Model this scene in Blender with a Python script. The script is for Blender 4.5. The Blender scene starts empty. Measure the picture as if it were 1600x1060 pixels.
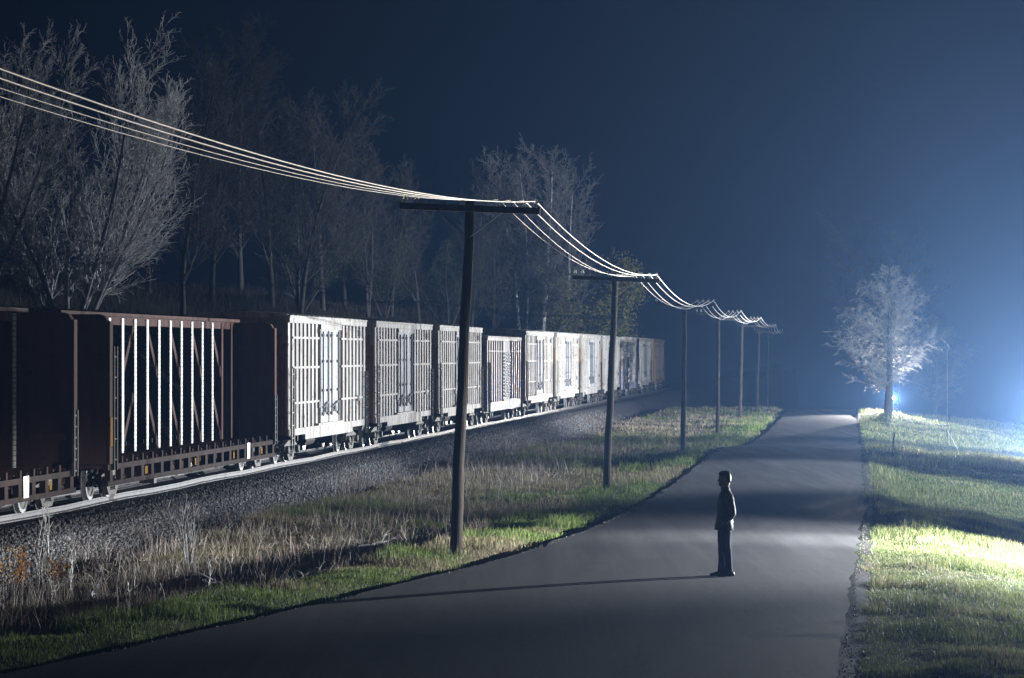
import bpy, bmesh, math, random
import numpy as np
from mathutils import Vector, Matrix

random.seed(7)
RNG = np.random.default_rng(7)
SC = bpy.context.scene
COL = SC.collection
PI = math.pi
F_PX, CX, HY, CAM_Z = 4667.0, 800.0, 551.0, 3.9     # focal length and horizon row measured in the 1600 px photograph
M_DIR = 0.113                                        # the road, the poles and the track all run along x = c + 0.113 y


# ------------------------------------------------------------------ helpers
def at(px, py, y):
    """the point at depth y seen at pixel (px, py) of the photograph"""
    return Vector(((px - CX) / F_PX * y, y, CAM_Z - (py - HY) / F_PX * y))


def tag(o, label=None, cat=None, group=None, kind=None):
    if label: o['label'] = label
    if cat: o['category'] = cat
    if group: o['group'] = group
    if kind: o['kind'] = kind
    return o


def empty(name, loc=(0, 0, 0), rz=0.0):
    o = bpy.data.objects.new(name, None)
    COL.objects.link(o)
    o.location = loc
    o.rotation_euler = (0, 0, rz)
    o.empty_display_size = 0.3
    return o


def link_mesh(name, me, mat, parent=None):
    o = bpy.data.objects.new(name, me)
    COL.objects.link(o)
    if mat is not None and not me.materials:
        me.materials.append(mat)
    if parent is not None:
        o.parent = parent
    return o


def np_mesh(name, V, faces, attrs=None, smooth=False):
    """V (n,3); faces: list of integer arrays (m,k)"""
    me = bpy.data.meshes.new(name)
    V = np.asarray(V, dtype=np.float32)
    me.vertices.add(len(V))
    me.vertices.foreach_set('co', V.ravel())
    loops = np.concatenate([f.ravel() for f in faces]).astype(np.int32)
    tot = np.concatenate([np.full(len(f), f.shape[1], dtype=np.int32) for f in faces])
    start = np.concatenate([[0], np.cumsum(tot)[:-1]]).astype(np.int32)
    me.loops.add(len(loops))
    me.loops.foreach_set('vertex_index', loops)
    me.polygons.add(len(tot))
    me.polygons.foreach_set('loop_start', start)
    if smooth:
        me.polygons.foreach_set('use_smooth', np.ones(len(tot), dtype=bool))
    for nm, arr in (attrs or {}).items():
        a = me.color_attributes.new(nm, 'FLOAT_COLOR', 'POINT')
        c = np.ones((len(V), 4), dtype=np.float32)
        c[:, :arr.shape[1]] = arr
        a.data.foreach_set('color', c.ravel())
    me.update(calc_edges=True)
    me.validate()
    return me


class MB:
    """collects boxes, tubes and prisms and links them as one mesh object"""
    def __init__(self):
        self.v, self.f = [], []

    def add(self, vs, fs):
        n = len(self.v)
        self.v += [tuple(p) for p in vs]
        self.f += [tuple(i + n for i in q) for q in fs]
        return self

    def box(self, x0, x1, y0, y1, z0, z1, mtx=None):
        vs = [Vector((x, y, z)) for z in (z0, z1) for y in (y0, y1) for x in (x0, x1)]
        if mtx is not None:
            vs = [mtx @ p for p in vs]
        return self.add(vs, [(0, 2, 3, 1), (4, 5, 7, 6), (0, 1, 5, 4), (2, 6, 7, 3), (0, 4, 6, 2), (1, 3, 7, 5)])

    def bar(self, a, b, w, d=None, up=(0, 0, 1)):
        """a square bar from a to b"""
        a, b = Vector(a), Vector(b)
        d = d or w
        t = (b - a).normalized()
        u = Vector(up)
        if abs(t.dot(u)) > 0.95:
            u = Vector((0, 1, 0))
        s = t.cross(u).normalized()
        u = s.cross(t)
        vs = [p + s * (sx * w / 2) + u * (sy * d / 2) for p in (a, b) for sx, sy in ((-1, -1), (1, -1), (1, 1), (-1, 1))]
        return self.add(vs, [(3, 2, 1, 0), (4, 5, 6, 7), (0, 1, 5, 4), (1, 2, 6, 5), (2, 3, 7, 6), (3, 0, 4, 7)])

    def tube(self, pts, r, n=8):
        pts = [Vector(p) for p in pts]
        rs = r if isinstance(r, (list, tuple)) else [r] * len(pts)
        vs, fs = [], []
        u = None
        for i, p in enumerate(pts):
            t = (pts[min(i + 1, len(pts) - 1)] - pts[max(i - 1, 0)]).normalized()
            if u is None:
                u = t.orthogonal().normalized()
            u = (u - t * u.dot(t)).normalized()
            w = t.cross(u)
            for k in range(n):
                a = 2 * PI * k / n
                vs.append(p + (u * math.cos(a) + w * math.sin(a)) * rs[i])
        for i in range(len(pts) - 1):
            for k in range(n):
                a, b = i * n + k, i * n + (k + 1) % n
                fs.append((a, b, b + n, a + n))
        fs.append(tuple(reversed(range(n))))
        fs.append(tuple(range((len(pts) - 1) * n, len(pts) * n)))
        return self.add(vs, fs)

    def lathe(self, prof, c, axis='Y', n=20):
        """prof: (radius, offset along axis) pairs"""
        vs, fs = [], []
        c = Vector(c)
        for r, h in prof:
            for k in range(n):
                a = 2 * PI * k / n
                p = {'Y': (r * math.cos(a), h, r * math.sin(a)), 'Z': (r * math.cos(a), r * math.sin(a), h),
                     'X': (h, r * math.cos(a), r * math.sin(a))}[axis]
                vs.append(c + Vector(p))
        for i in range(len(prof) - 1):
            for k in range(n):
                a, b = i * n + k, i * n + (k + 1) % n
                fs.append((a, b, b + n, a + n))
        fs.append(tuple(range(n)))
        fs.append(tuple(range((len(prof) - 1) * n, len(prof) * n)))
        return self.add(vs, fs)

    def prism(self, poly, y0, y1):
        """poly in (x, z), extruded along y"""
        n = len(poly)
        vs = [(x, y0, z) for x, z in poly] + [(x, y1, z) for x, z in poly]
        fs = [tuple(range(n)), tuple(reversed(range(n, 2 * n)))]
        fs += [(i, i + n, (i + 1) % n + n, (i + 1) % n) for i in range(n)]
        return self.add(vs, fs)

    def prism_x(self, poly, x0, x1):
        """poly in (y, z), extruded along x"""
        n = len(poly)
        vs = [(x0, y, z) for y, z in poly] + [(x1, y, z) for y, z in poly]
        fs = [tuple(range(n)), tuple(reversed(range(n, 2 * n)))]
        fs += [(i, i + n, (i + 1) % n + n, (i + 1) % n) for i in range(n)]
        return self.add(vs, fs)

    def rings(self, rings, cap=True):
        n = len(rings[0])
        vs = [p for r in rings for p in r]
        fs = []
        for i in range(len(rings) - 1):
            for k in range(n):
                a, b = i * n + k, i * n + (k + 1) % n
                fs.append((a, b, b + n, a + n))
        if cap:
            fs.append(tuple(reversed(range(n))))
            fs.append(tuple(range((len(rings) - 1) * n, len(rings) * n)))
        return self.add(vs, fs)

    def mesh(self, name, mat, smooth=False):
        me = bpy.data.meshes.new(name)
        me.from_pydata(self.v, [], self.f)
        bm = bmesh.new()
        bm.from_mesh(me)
        bmesh.ops.recalc_face_normals(bm, faces=bm.faces)
        bm.to_mesh(me)
        bm.free()
        if smooth:
            for p in me.polygons:
                p.use_smooth = True
        if mat is not None:
            me.materials.append(mat)
        return me

    def build(self, name, mat, parent=None, smooth=False):
        return link_mesh(name, self.mesh(name, mat, smooth), mat, parent)


def children(o):
    return [c for c in COL.objects if c.parent == o]


KIDS = {}


def copy_tree(o, kids, parent=None):
    c = o.copy()
    COL.objects.link(c)
    c.parent = parent
    for ch in kids.get(o.name, []):
        copy_tree(ch, kids, c)
    return c


def kid_map():
    m = {}
    for o in COL.objects:
        if o.parent is not None:
            m.setdefault(o.parent.name, []).append(o)
    return m


# ------------------------------------------------------------------ materials
def mat_new(name):
    m = bpy.data.materials.new(name)
    m.use_nodes = True
    nt = m.node_tree
    bs = nt.nodes['Principled BSDF']
    return m, nt, bs


def noise(nt, scale, detail=4.0, rough=0.55, vec=None, dist=0.0):
    n = nt.nodes.new('ShaderNodeTexNoise')
    n.inputs['Scale'].default_value = scale
    n.inputs['Detail'].default_value = detail
    n.inputs['Roughness'].default_value = rough
    n.inputs['Distortion'].default_value = dist
    if vec is not None:
        nt.links.new(vec, n.inputs['Vector'])
    return n


def ramp(nt, fac, stops):
    r = nt.nodes.new('ShaderNodeValToRGB')
    el = r.color_ramp.elements
    while len(el) < len(stops):
        el.new(0.5)
    for e, (p, c) in zip(el, stops):
        e.position = p
        e.color = (c[0], c[1], c[2], 1)
    nt.links.new(fac, r.inputs['Fac'])
    return r


def mapping(nt, scale, coord='Object'):
    tc = nt.nodes.new('ShaderNodeTexCoord')
    mp = nt.nodes.new('ShaderNodeMapping')
    mp.inputs['Scale'].default_value = scale
    nt.links.new(tc.outputs[coord], mp.inputs['Vector'])
    oi = nt.nodes.new('ShaderNodeObjectInfo')          # every object gets its own piece of the pattern
    ma = nt.nodes.new('ShaderNodeMath')
    ma.operation = 'MULTIPLY'
    nt.links.new(oi.outputs['Random'], ma.inputs[0])
    ma.inputs[1].default_value = 37.0
    va = nt.nodes.new('ShaderNodeVectorMath')
    va.operation = 'ADD'
    nt.links.new(mp.outputs['Vector'], va.inputs[0])
    nt.links.new(ma.outputs[0], va.inputs[1])
    return va.outputs[0]


def bump(nt, bs, height, strength=0.4, dist=0.02):
    b = nt.nodes.new('ShaderNodeBump')
    b.inputs['Strength'].default_value = strength
    b.inputs['Distance'].default_value = dist
    nt.links.new(height, b.inputs['Height'])
    nt.links.new(b.outputs['Normal'], bs.inputs['Normal'])


def mat_noisy(name, c1, c2, scale=3.0, rough=0.7, metal=0.0, stretch=(1, 1, 1), lo=0.35, hi=0.65, bmp=0.0, c3=None, spec=0.5):
    m, nt, bs = mat_new(name)
    v = mapping(nt, stretch)
    n = noise(nt, scale, 6.0, 0.6, v)
    stops = [(lo, c1), (hi, c2)]
    if c3:
        stops = [(lo, c1), ((lo + hi) / 2, c2), (hi, c3)]
    r = ramp(nt, n.outputs['Fac'], stops)
    nt.links.new(r.outputs['Color'], bs.inputs['Base Color'])
    bs.inputs['Roughness'].default_value = rough
    bs.inputs['Metallic'].default_value = metal
    bs.inputs['Specular IOR Level'].default_value = spec
    if bmp:
        bump(nt, bs, n.outputs['Fac'], bmp)
    return m


def mat_flat(name, c, rough=0.6, metal=0.0):
    return mat_noisy(name, tuple(v * 0.88 for v in c), c, 8.0, rough, metal)


def mat_paint(name, paint, dirt, rust, rust_lo=0.62, rough=0.62):
    """old painted steel: vertical dirt streaks and rust blotches"""
    m, nt, bs = mat_new(name)
    v1 = mapping(nt, (2.2, 2.2, 0.25))
    n1 = noise(nt, 1.6, 6.0, 0.6, v1)
    r1 = ramp(nt, n1.outputs['Fac'], [(0.36, dirt), (0.5, tuple(0.5 * (a + b) for a, b in zip(dirt, paint))), (0.62, paint)])
    v2 = mapping(nt, (1, 1, 1))
    n2 = noise(nt, 2.3, 8.0, 0.7, v2)
    r2 = ramp(nt, n2.outputs['Fac'], [(rust_lo, (0, 0, 0)), (rust_lo + 0.08, (1, 1, 1))])
    mx = nt.nodes.new('ShaderNodeMix')
    mx.data_type = 'RGBA'
    nt.links.new(r2.outputs['Color'], mx.inputs['Factor'])
    nt.links.new(r1.outputs['Color'], mx.inputs[6])
    mx.inputs[7].default_value = (*rust, 1)
    nt.links.new(mx.outputs[2], bs.inputs['Base Color'])
    bs.inputs['Roughness'].default_value = rough + 0.2 * (max(paint) < 0.32)
    bs.inputs['Specular IOR Level'].default_value = 0.12 if max(paint) < 0.32 else 0.3
    bump(nt, bs, n2.outputs['Fac'], 0.15, 0.01)
    return m


def mat_attr(name, rough=0.8, transl=0.0, attr='col', spec=0.25):
    m, nt, bs = mat_new(name)
    a = nt.nodes.new('ShaderNodeAttribute')
    a.attribute_name = attr
    nt.links.new(a.outputs['Color'], bs.inputs['Base Color'])
    bs.inputs['Roughness'].default_value = rough
    bs.inputs['Specular IOR Level'].default_value = spec
    if transl:
        tr = nt.nodes.new('ShaderNodeBsdfTranslucent')
        nt.links.new(a.outputs['Color'], tr.inputs['Color'])
        mx = nt.nodes.new('ShaderNodeMixShader')
        mx.inputs[0].default_value = transl
        nt.links.new(bs.outputs[0], mx.inputs[1])
        nt.links.new(tr.outputs[0], mx.inputs[2])
        nt.links.new(mx.outputs[0], nt.nodes['Material Output'].inputs['Surface'])
    return m


M = {}
M['wood'] = mat_noisy('weathered_pole_wood', (0.014, 0.01, 0.008), (0.055, 0.042, 0.033), 6.0, 0.85, stretch=(6, 6, 0.35), bmp=0.8, spec=0.2)
M['arm_wood'] = mat_noisy('crossarm_wood', (0.03, 0.024, 0.02), (0.075, 0.06, 0.05), 7.0, 0.85)
M['iron'] = mat_noisy('galvanised_iron', (0.09, 0.095, 0.1), (0.19, 0.195, 0.2), 9.0, 0.7, 0.0, spec=0.2)
M['glass'] = mat_flat('insulator_porcelain', (0.75, 0.74, 0.7), 0.2)
M['glass'].node_tree.nodes['Principled BSDF'].inputs['Transmission Weight'].default_value = 0.6
M['wire'] = mat_noisy('bare_wire', (0.72, 0.72, 0.7), (0.9, 0.9, 0.88), 30.0, 0.5, 0.0)
M['white_paint'] = mat_paint('white_boxcar_paint', (0.64, 0.625, 0.6), (0.29, 0.245, 0.2), (0.16, 0.085, 0.045), 0.57)
M['shaded_wall_paint'] = mat_paint('boxcar_shaded_wall_paint', (0.2, 0.19, 0.18), (0.11, 0.1, 0.09), (0.14, 0.08, 0.05), 0.6)  # wall colour darkened to put shade into the recesses between the posts
M['door_paint'] = mat_paint('boxcar_door_paint', (0.74, 0.735, 0.75), (0.33, 0.31, 0.3), (0.18, 0.1, 0.06), 0.6)
M['end_paint'] = mat_paint('boxcar_end_paint', (0.3, 0.19, 0.09), (0.17, 0.1, 0.05), (0.07, 0.04, 0.025), 0.6)
M['end_top'] = mat_paint('boxcar_end_panel_paint', (0.36, 0.33, 0.29), (0.24, 0.21, 0.18), (0.12, 0.08, 0.06), 0.66)
M['tan_paint'] = mat_paint('tan_boxcar_paint', (0.34, 0.24, 0.13), (0.17, 0.115, 0.07), (0.12, 0.06, 0.03), 0.62)
M['rust_paint'] = mat_paint('old_rust_red_boxcar_paint', (0.36, 0.3, 0.27), (0.17, 0.1, 0.08), (0.09, 0.05, 0.04), 0.52)
M['pink_paint'] = mat_paint('faded_oxide_red_paint', (0.3, 0.19, 0.165), (0.18, 0.1, 0.085), (0.1, 0.05, 0.035), 0.6)
M['sill_paint'] = mat_paint('dull_oxide_sill_paint', (0.062, 0.042, 0.036), (0.034, 0.022, 0.019), (0.022, 0.013, 0.01), 0.6)
M['brace_paint'] = mat_paint('oxide_red_brace_paint', (0.15, 0.085, 0.072), (0.09, 0.05, 0.042), (0.05, 0.028, 0.022), 0.6)
M['dark_oxide'] = mat_paint('dark_oxide_bulkhead_paint', (0.15, 0.075, 0.06), (0.09, 0.05, 0.042), (0.05, 0.03, 0.025), 0.6)
M['steel'] = mat_noisy('cast_steel', (0.05, 0.042, 0.036), (0.15, 0.13, 0.11), 5.0, 0.6, 0.2)
M['dark_steel'] = mat_noisy('grimy_steel', (0.025, 0.022, 0.02), (0.06, 0.052, 0.046), 4.0, 0.75, 0.1)
M['wheel'] = mat_noisy('polished_wheel_rim', (0.2, 0.2, 0.2), (0.36, 0.36, 0.36), 4.0, 0.35, 0.3)
M['rail'] = mat_noisy('worn_rail_steel', (0.09, 0.08, 0.075), (0.17, 0.16, 0.155), 3.0, 0.5, 0.0, stretch=(1, 0.3, 1))
M['tie'] = mat_noisy('creosote_sleeper', (0.02, 0.016, 0.013), (0.06, 0.05, 0.042), 5.0, 0.9)
M['yellow'] = mat_noisy('yellow_reflective_tape', (0.3, 0.15, 0.01), (0.4, 0.21, 0.015), 8.0, 0.8, spec=0.1)
M['placard'] = mat_flat('white_placard', (0.8, 0.8, 0.8), 0.4)
M['black'] = mat_flat('black_lettering', (0.03, 0.03, 0.032), 0.6)
M['lading'] = None


def mat_post():
    """white anchor post with a column of dark punched holes"""
    m, nt, bs = mat_new('white_punched_post')
    v = mapping(nt, (1, 1, 1))
    n = noise(nt, 9.0, 5.0, 0.6, v)
    r = ramp(nt, n.outputs['Fac'], [(0.34, (0.18, 0.13, 0.1)), (0.44, (0.85, 0.84, 0.8))])
    w = nt.nodes.new('ShaderNodeTexWave')
    w.bands_direction = 'Z'
    w.inputs['Scale'].default_value = 2.6
    w.inputs['Distortion'].default_value = 0.6
    nt.links.new(v, w.inputs['Vector'])
    r2 = ramp(nt, w.outputs['Fac'], [(0.0, (0.45, 0.43, 0.4)), (0.25, (1, 1, 1))])
    mx = nt.nodes.new('ShaderNodeMix')
    mx.data_type = 'RGBA'
    mx.blend_type = 'MULTIPLY'
    mx.inputs['Factor'].default_value = 1.0
    nt.links.new(r.outputs['Color'], mx.inputs[6])
    nt.links.new(r2.outputs['Color'], mx.inputs[7])
    nt.links.new(mx.outputs[2], bs.inputs['Base Color'])
    bs.inputs['Roughness'].default_value = 0.5
    return m


def mat_graffiti():
    """grey paint with blotches of faded blue, rust and orange spray paint low on the wall"""
    m, nt, bs = mat_new('graffiti_covered_paint')
    v = mapping(nt, (1, 1, 0.8))
    n = noise(nt, 0.9, 3.0, 0.5, v, 1.5)
    r = ramp(nt, n.outputs['Fac'], [(0.3, (0.06, 0.05, 0.05)), (0.38, (0.5, 0.47, 0.44)), (0.47, (0.12, 0.2, 0.42)),
                                    (0.55, (0.62, 0.6, 0.58)), (0.62, (0.5, 0.2, 0.08)), (0.7, (0.2, 0.33, 0.5))])
    n2 = noise(nt, 1.8, 6.0, 0.6, mapping(nt, (2.5, 2.5, 0.3)))
    r2 = ramp(nt, n2.outputs['Fac'], [(0.35, (0.2, 0.15, 0.13)), (0.6, (0.62, 0.6, 0.58))])
    tc = nt.nodes.new('ShaderNodeTexCoord')
    sp = nt.nodes.new('ShaderNodeSeparateXYZ')
    nt.links.new(tc.outputs['Object'], sp.inputs[0])
    n3 = noise(nt, 0.8, 3.0)
    ad = nt.nodes.new('ShaderNodeMath')
    ad.operation = 'MULTIPLY_ADD'
    nt.links.new(n3.outputs['Fac'], ad.inputs[0])
    ad.inputs[1].default_value = 2.4
    nt.links.new(sp.outputs['Z'], ad.inputs[2])
    mr = nt.nodes.new('ShaderNodeMapRange')
    mr.inputs[1].default_value = 3.2
    mr.inputs[2].default_value = 3.9
    nt.links.new(ad.outputs[0], mr.inputs[0])
    mx = nt.nodes.new('ShaderNodeMix')
    mx.data_type = 'RGBA'
    nt.links.new(mr.outputs[0], mx.inputs['Factor'])
    nt.links.new(r.outputs['Color'], mx.inputs[6])
    nt.links.new(r2.outputs['Color'], mx.inputs[7])
    nt.links.new(mx.outputs[2], bs.inputs['Base Color'])
    bs.inputs['Roughness'].default_value = 0.55
    return m


M['post'] = mat_post()
M['graffiti'] = mat_graffiti()


def mat_asphalt():
    m, nt, bs = mat_new('worn_asphalt')
    v = mapping(nt, (1, 1, 1))
    n1 = noise(nt, 55.0, 3.0, 0.7, v)
    n2 = noise(nt, 0.35, 4.0, 0.6, mapping(nt, (3.0, 0.35, 1)))
    r1 = ramp(nt, n1.outputs['Fac'], [(0.3, (0.032, 0.032, 0.034)), (0.62, (0.062, 0.062, 0.064)), (0.78, (0.16, 0.155, 0.15))])
    r2 = ramp(nt, n2.outputs['Fac'], [(0.35, (0.75, 0.75, 0.76)), (0.7, (1.25, 1.24, 1.22))])
    mx = nt.nodes.new('ShaderNodeMix')
    mx.data_type = 'RGBA'
    mx.blend_type = 'MULTIPLY'
    mx.inputs['Factor'].default_value = 1.0
    nt.links.new(r1.outputs['Color'], mx.inputs[6])
    nt.links.new(r2.outputs['Color'], mx.inputs[7])
    nt.links.new(mx.outputs[2], bs.inputs['Base Color'])
    # tyre-polished streaks along the lane, tar patches and fine cracks
    n3 = noise(nt, 0.9, 5.0, 0.65, mapping(nt, (1.6, 0.06, 1)))
    r3 = ramp(nt, n3.outputs['Fac'], [(0.36, (0.62, 0.62, 0.62)), (0.64, (1.35, 1.35, 1.35))])
    vo = nt.nodes.new('ShaderNodeTexVoronoi')
    vo.feature = 'DISTANCE_TO_EDGE'
    vo.inputs['Scale'].default_value = 0.42
    wob = noise(nt, 1.1, 5.0, 0.7, mapping(nt, (1, 1, 1)))
    add = nt.nodes.new('ShaderNodeVectorMath')
    add.operation = 'MULTIPLY_ADD'
    nt.links.new(wob.outputs['Color'], add.inputs[0])
    add.inputs[1].default_value = (1.3, 1.3, 0)
    nt.links.new(mapping(nt, (1, 0.45, 0)), add.inputs[2])
    nt.links.new(add.outputs[0], vo.inputs['Vector'])
    r4 = ramp(nt, vo.outputs['Distance'], [(0.0, (0.4, 0.4, 0.4)), (0.012, (1, 1, 1))])
    cur = mx.outputs[2]
    for rr_ in (r3, r4):
        m2 = nt.nodes.new('ShaderNodeMix')
        m2.data_type = 'RGBA'
        m2.blend_type = 'MULTIPLY'
        m2.inputs['Factor'].default_value = 1.0
        nt.links.new(cur, m2.inputs[6])
        nt.links.new(rr_.outputs['Color'], m2.inputs[7])
        cur = m2.outputs[2]
    nt.links.new(cur, bs.inputs['Base Color'])
    rg = nt.nodes.new('ShaderNodeMapRange')
    rg.inputs[3].default_value = 0.8
    rg.inputs[4].default_value = 0.55
    nt.links.new(n3.outputs['Fac'], rg.inputs[0])
    nt.links.new(rg.outputs[0], bs.inputs['Roughness'])
    bs.inputs['Specular IOR Level'].default_value = 0.45
    nb = noise(nt, 24.0, 5.0, 0.75, mapping(nt, (1, 1, 1)))
    bump(nt, bs, nb.outputs['Fac'], 0.6, 0.012)
    return m


M['asphalt'] = mat_asphalt()


def mat_ground():
    m, nt, bs = mat_new('mixed_ground')
    a = nt.nodes.new('ShaderNodeAttribute')
    a.attribute_name = 'col'
    n = noise(nt, 4.0, 8.0, 0.7, mapping(nt, (1, 1, 1)))
    r = ramp(nt, n.outputs['Fac'], [(0.3, (0.45, 0.45, 0.45)), (0.7, (1.4, 1.4, 1.4))])
    mx = nt.nodes.new('ShaderNodeMix')
    mx.data_type = 'RGBA'
    mx.blend_type = 'MULTIPLY'
    mx.inputs['Factor'].default_value = 1.0
    nt.links.new(a.outputs['Color'], mx.inputs[6])
    nt.links.new(r.outputs['Color'], mx.inputs[7])
    nt.links.new(mx.outputs[2], bs.inputs['Base Color'])
    bs.inputs['Roughness'].default_value = 0.95
    bs.inputs['Specular IOR Level'].default_value = 0.1
    n2 = noise(nt, 14.0, 6.0, 0.7, mapping(nt, (1, 1, 1)))
    bump(nt, bs, n2.outputs['Fac'], 0.8, 0.05)
    return m


M['ground'] = mat_ground()
M['blade'] = mat_attr('grass_blade', 0.6, 0.35)
M['straw'] = mat_attr('dry_stalk', 0.75, 0.2)
M['stone'] = mat_attr('ballast_stone', 0.7, 0.0, spec=0.4)
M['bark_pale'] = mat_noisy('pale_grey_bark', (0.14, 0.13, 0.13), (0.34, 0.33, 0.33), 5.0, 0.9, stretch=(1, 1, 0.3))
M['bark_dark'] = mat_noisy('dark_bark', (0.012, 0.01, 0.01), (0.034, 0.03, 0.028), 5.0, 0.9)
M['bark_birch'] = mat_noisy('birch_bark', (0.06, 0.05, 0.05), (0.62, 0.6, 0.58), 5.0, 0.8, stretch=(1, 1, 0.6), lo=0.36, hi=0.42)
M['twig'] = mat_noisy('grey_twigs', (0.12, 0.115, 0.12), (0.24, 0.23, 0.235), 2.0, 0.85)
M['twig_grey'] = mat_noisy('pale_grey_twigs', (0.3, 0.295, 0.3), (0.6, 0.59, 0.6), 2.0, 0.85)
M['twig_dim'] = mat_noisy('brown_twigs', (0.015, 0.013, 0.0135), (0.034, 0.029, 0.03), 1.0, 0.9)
M['twig_lone'] = mat_noisy('budding_twigs', (0.065, 0.065, 0.06), (0.15, 0.15, 0.138), 1.0, 0.75)
M['twig_pale'] = mat_noisy('pale_budding_twigs', (0.3, 0.3, 0.28), (0.5, 0.5, 0.46), 1.0, 0.75)
M['leaf'] = mat_attr('young_leaf', 0.6, 0.4)
M['jacket'] = mat_noisy('dark_jacket_cloth', (0.009, 0.0095, 0.012), (0.02, 0.021, 0.026), 14.0, 0.6, bmp=0.5, spec=0.35)
M['jeans'] = mat_noisy('dark_denim', (0.008, 0.01, 0.018), (0.018, 0.022, 0.034), 30.0, 0.85, spec=0.2)
M['shoe'] = mat_flat('black_shoe_leather', (0.02, 0.02, 0.022), 0.4)
M['skin'] = mat_flat('skin', (0.42, 0.27, 0.2), 0.55)
M['hair'] = mat_flat('dark_hair', (0.018, 0.014, 0.012), 0.5)
M['stake'] = mat_noisy('pale_stake_wood', (0.3, 0.22, 0.16), (0.5, 0.38, 0.28), 8.0, 0.8, stretch=(4, 4, 0.5))
M['stand'] = mat_flat('stand_aluminium', (0.25, 0.25, 0.26), 0.4, 0.2)
M['flash_body'] = mat_flat('flash_housing', (0.03, 0.03, 0.03), 0.5)


def mat_emit(name, c, s):
    m, nt, bs = mat_new(name)
    bs.inputs['Base Color'].default_value = (*c, 1)
    bs.inputs['Emission Color'].default_value = (*c, 1)
    bs.inputs['Emission Strength'].default_value = s
    return m


M['lens'] = mat_emit('lit_flash_lens', (0.85, 0.92, 1.0), 120.0)


# ------------------------------------------------------------------ terrain functions (vectorised)
def table(pts, smooth=4.0, lo=-30.0, hi=1000.0, step=0.5):
    xs = np.arange(lo, hi, step)
    ys = np.interp(xs, [p[0] for p in pts], [p[1] for p in pts])
    k = max(1, int(smooth / step)) | 1
    pad = np.pad(ys, k // 2, mode='edge')
    ys = np.convolve(pad, np.ones(k) / k, 'valid')
    return lambda q: np.interp(q, xs, ys)


road_z = table([(-30, 0), (60, 0), (75, -0.03), (92, -0.1), (108, -0.06), (120, -0.02), (126, -0.08), (150, -0.75), (175, -0.95), (205, -0.8),
                (228, -0.6), (240, -0.62), (300, -4.5), (420, -11), (600, -16), (1000, -17)], 9.0)
lawn_z = table([(-30, 0), (58, -0.02), (68, 0.05), (72, 0.08), (77, -0.2), (90, -0.7), (104, -0.45), (118, -0.02), (122, -0.08), (150, -0.95),
                (185, -1.2), (212, -0.8), (228, -0.62), (240, -0.66), (300, -4.5), (420, -11), (600, -16), (1000, -17)], 4.0)
verge_z = table([(-30, 0), (60, 0), (75, -0.22), (93, -0.42), (120, -0.42), (133, -0.5), (150, -0.85), (180, -1.0), (205, -0.78), (232, -0.55),
                 (245, -0.6), (300, -3.5), (420, -10), (600, -16), (1000, -17)], 6.0)
edge_l = table([(-30, -22), (20, -15.2), (30, -12.0), (36.8, -10.06), (48, -7.9), (57, -6.44), (66, -5.75), (76, -5.35), (108, -5.3), (198, -4.9),
                (235, -4.8), (1000, -4.8)], 3.0)
edge_r = table([(-30, -0.4), (36, -0.17), (73, 0.35), (122, 0.5), (1000, 0.5)], 6.0)


def vnoise(x, y, seed=0):
    """smooth value noise in 0..1"""
    xi, yi = np.floor(x), np.floor(y)
    fx, fy = x - xi, y - yi
    fx, fy = fx * fx * (3 - 2 * fx), fy * fy * (3 - 2 * fy)

    def h(a, b):
        v = np.sin(a * 127.1 + b * 311.7 + seed * 74.7) * 43758.5453
        return v - np.floor(v)
    return (h(xi, yi) * (1 - fx) + h(xi + 1, yi) * fx) * (1 - fy) + (h(xi, yi + 1) * (1 - fx) + h(xi + 1, yi + 1) * fx) * fy


def sstep(a, b, x):
    t = np.clip((x - a) / (b - a), 0, 1)
    return t * t * (3 - 2 * t)


def fbm(x, y, s, seed=0):
    return (vnoise(x / s, y / s, seed) * 0.55 + vnoise(x / s * 2.1, y / s * 2.1, seed + 1) * 0.3 + vnoise(x / s * 4.3, y / s * 4.3, seed + 2) * 0.15)


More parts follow.
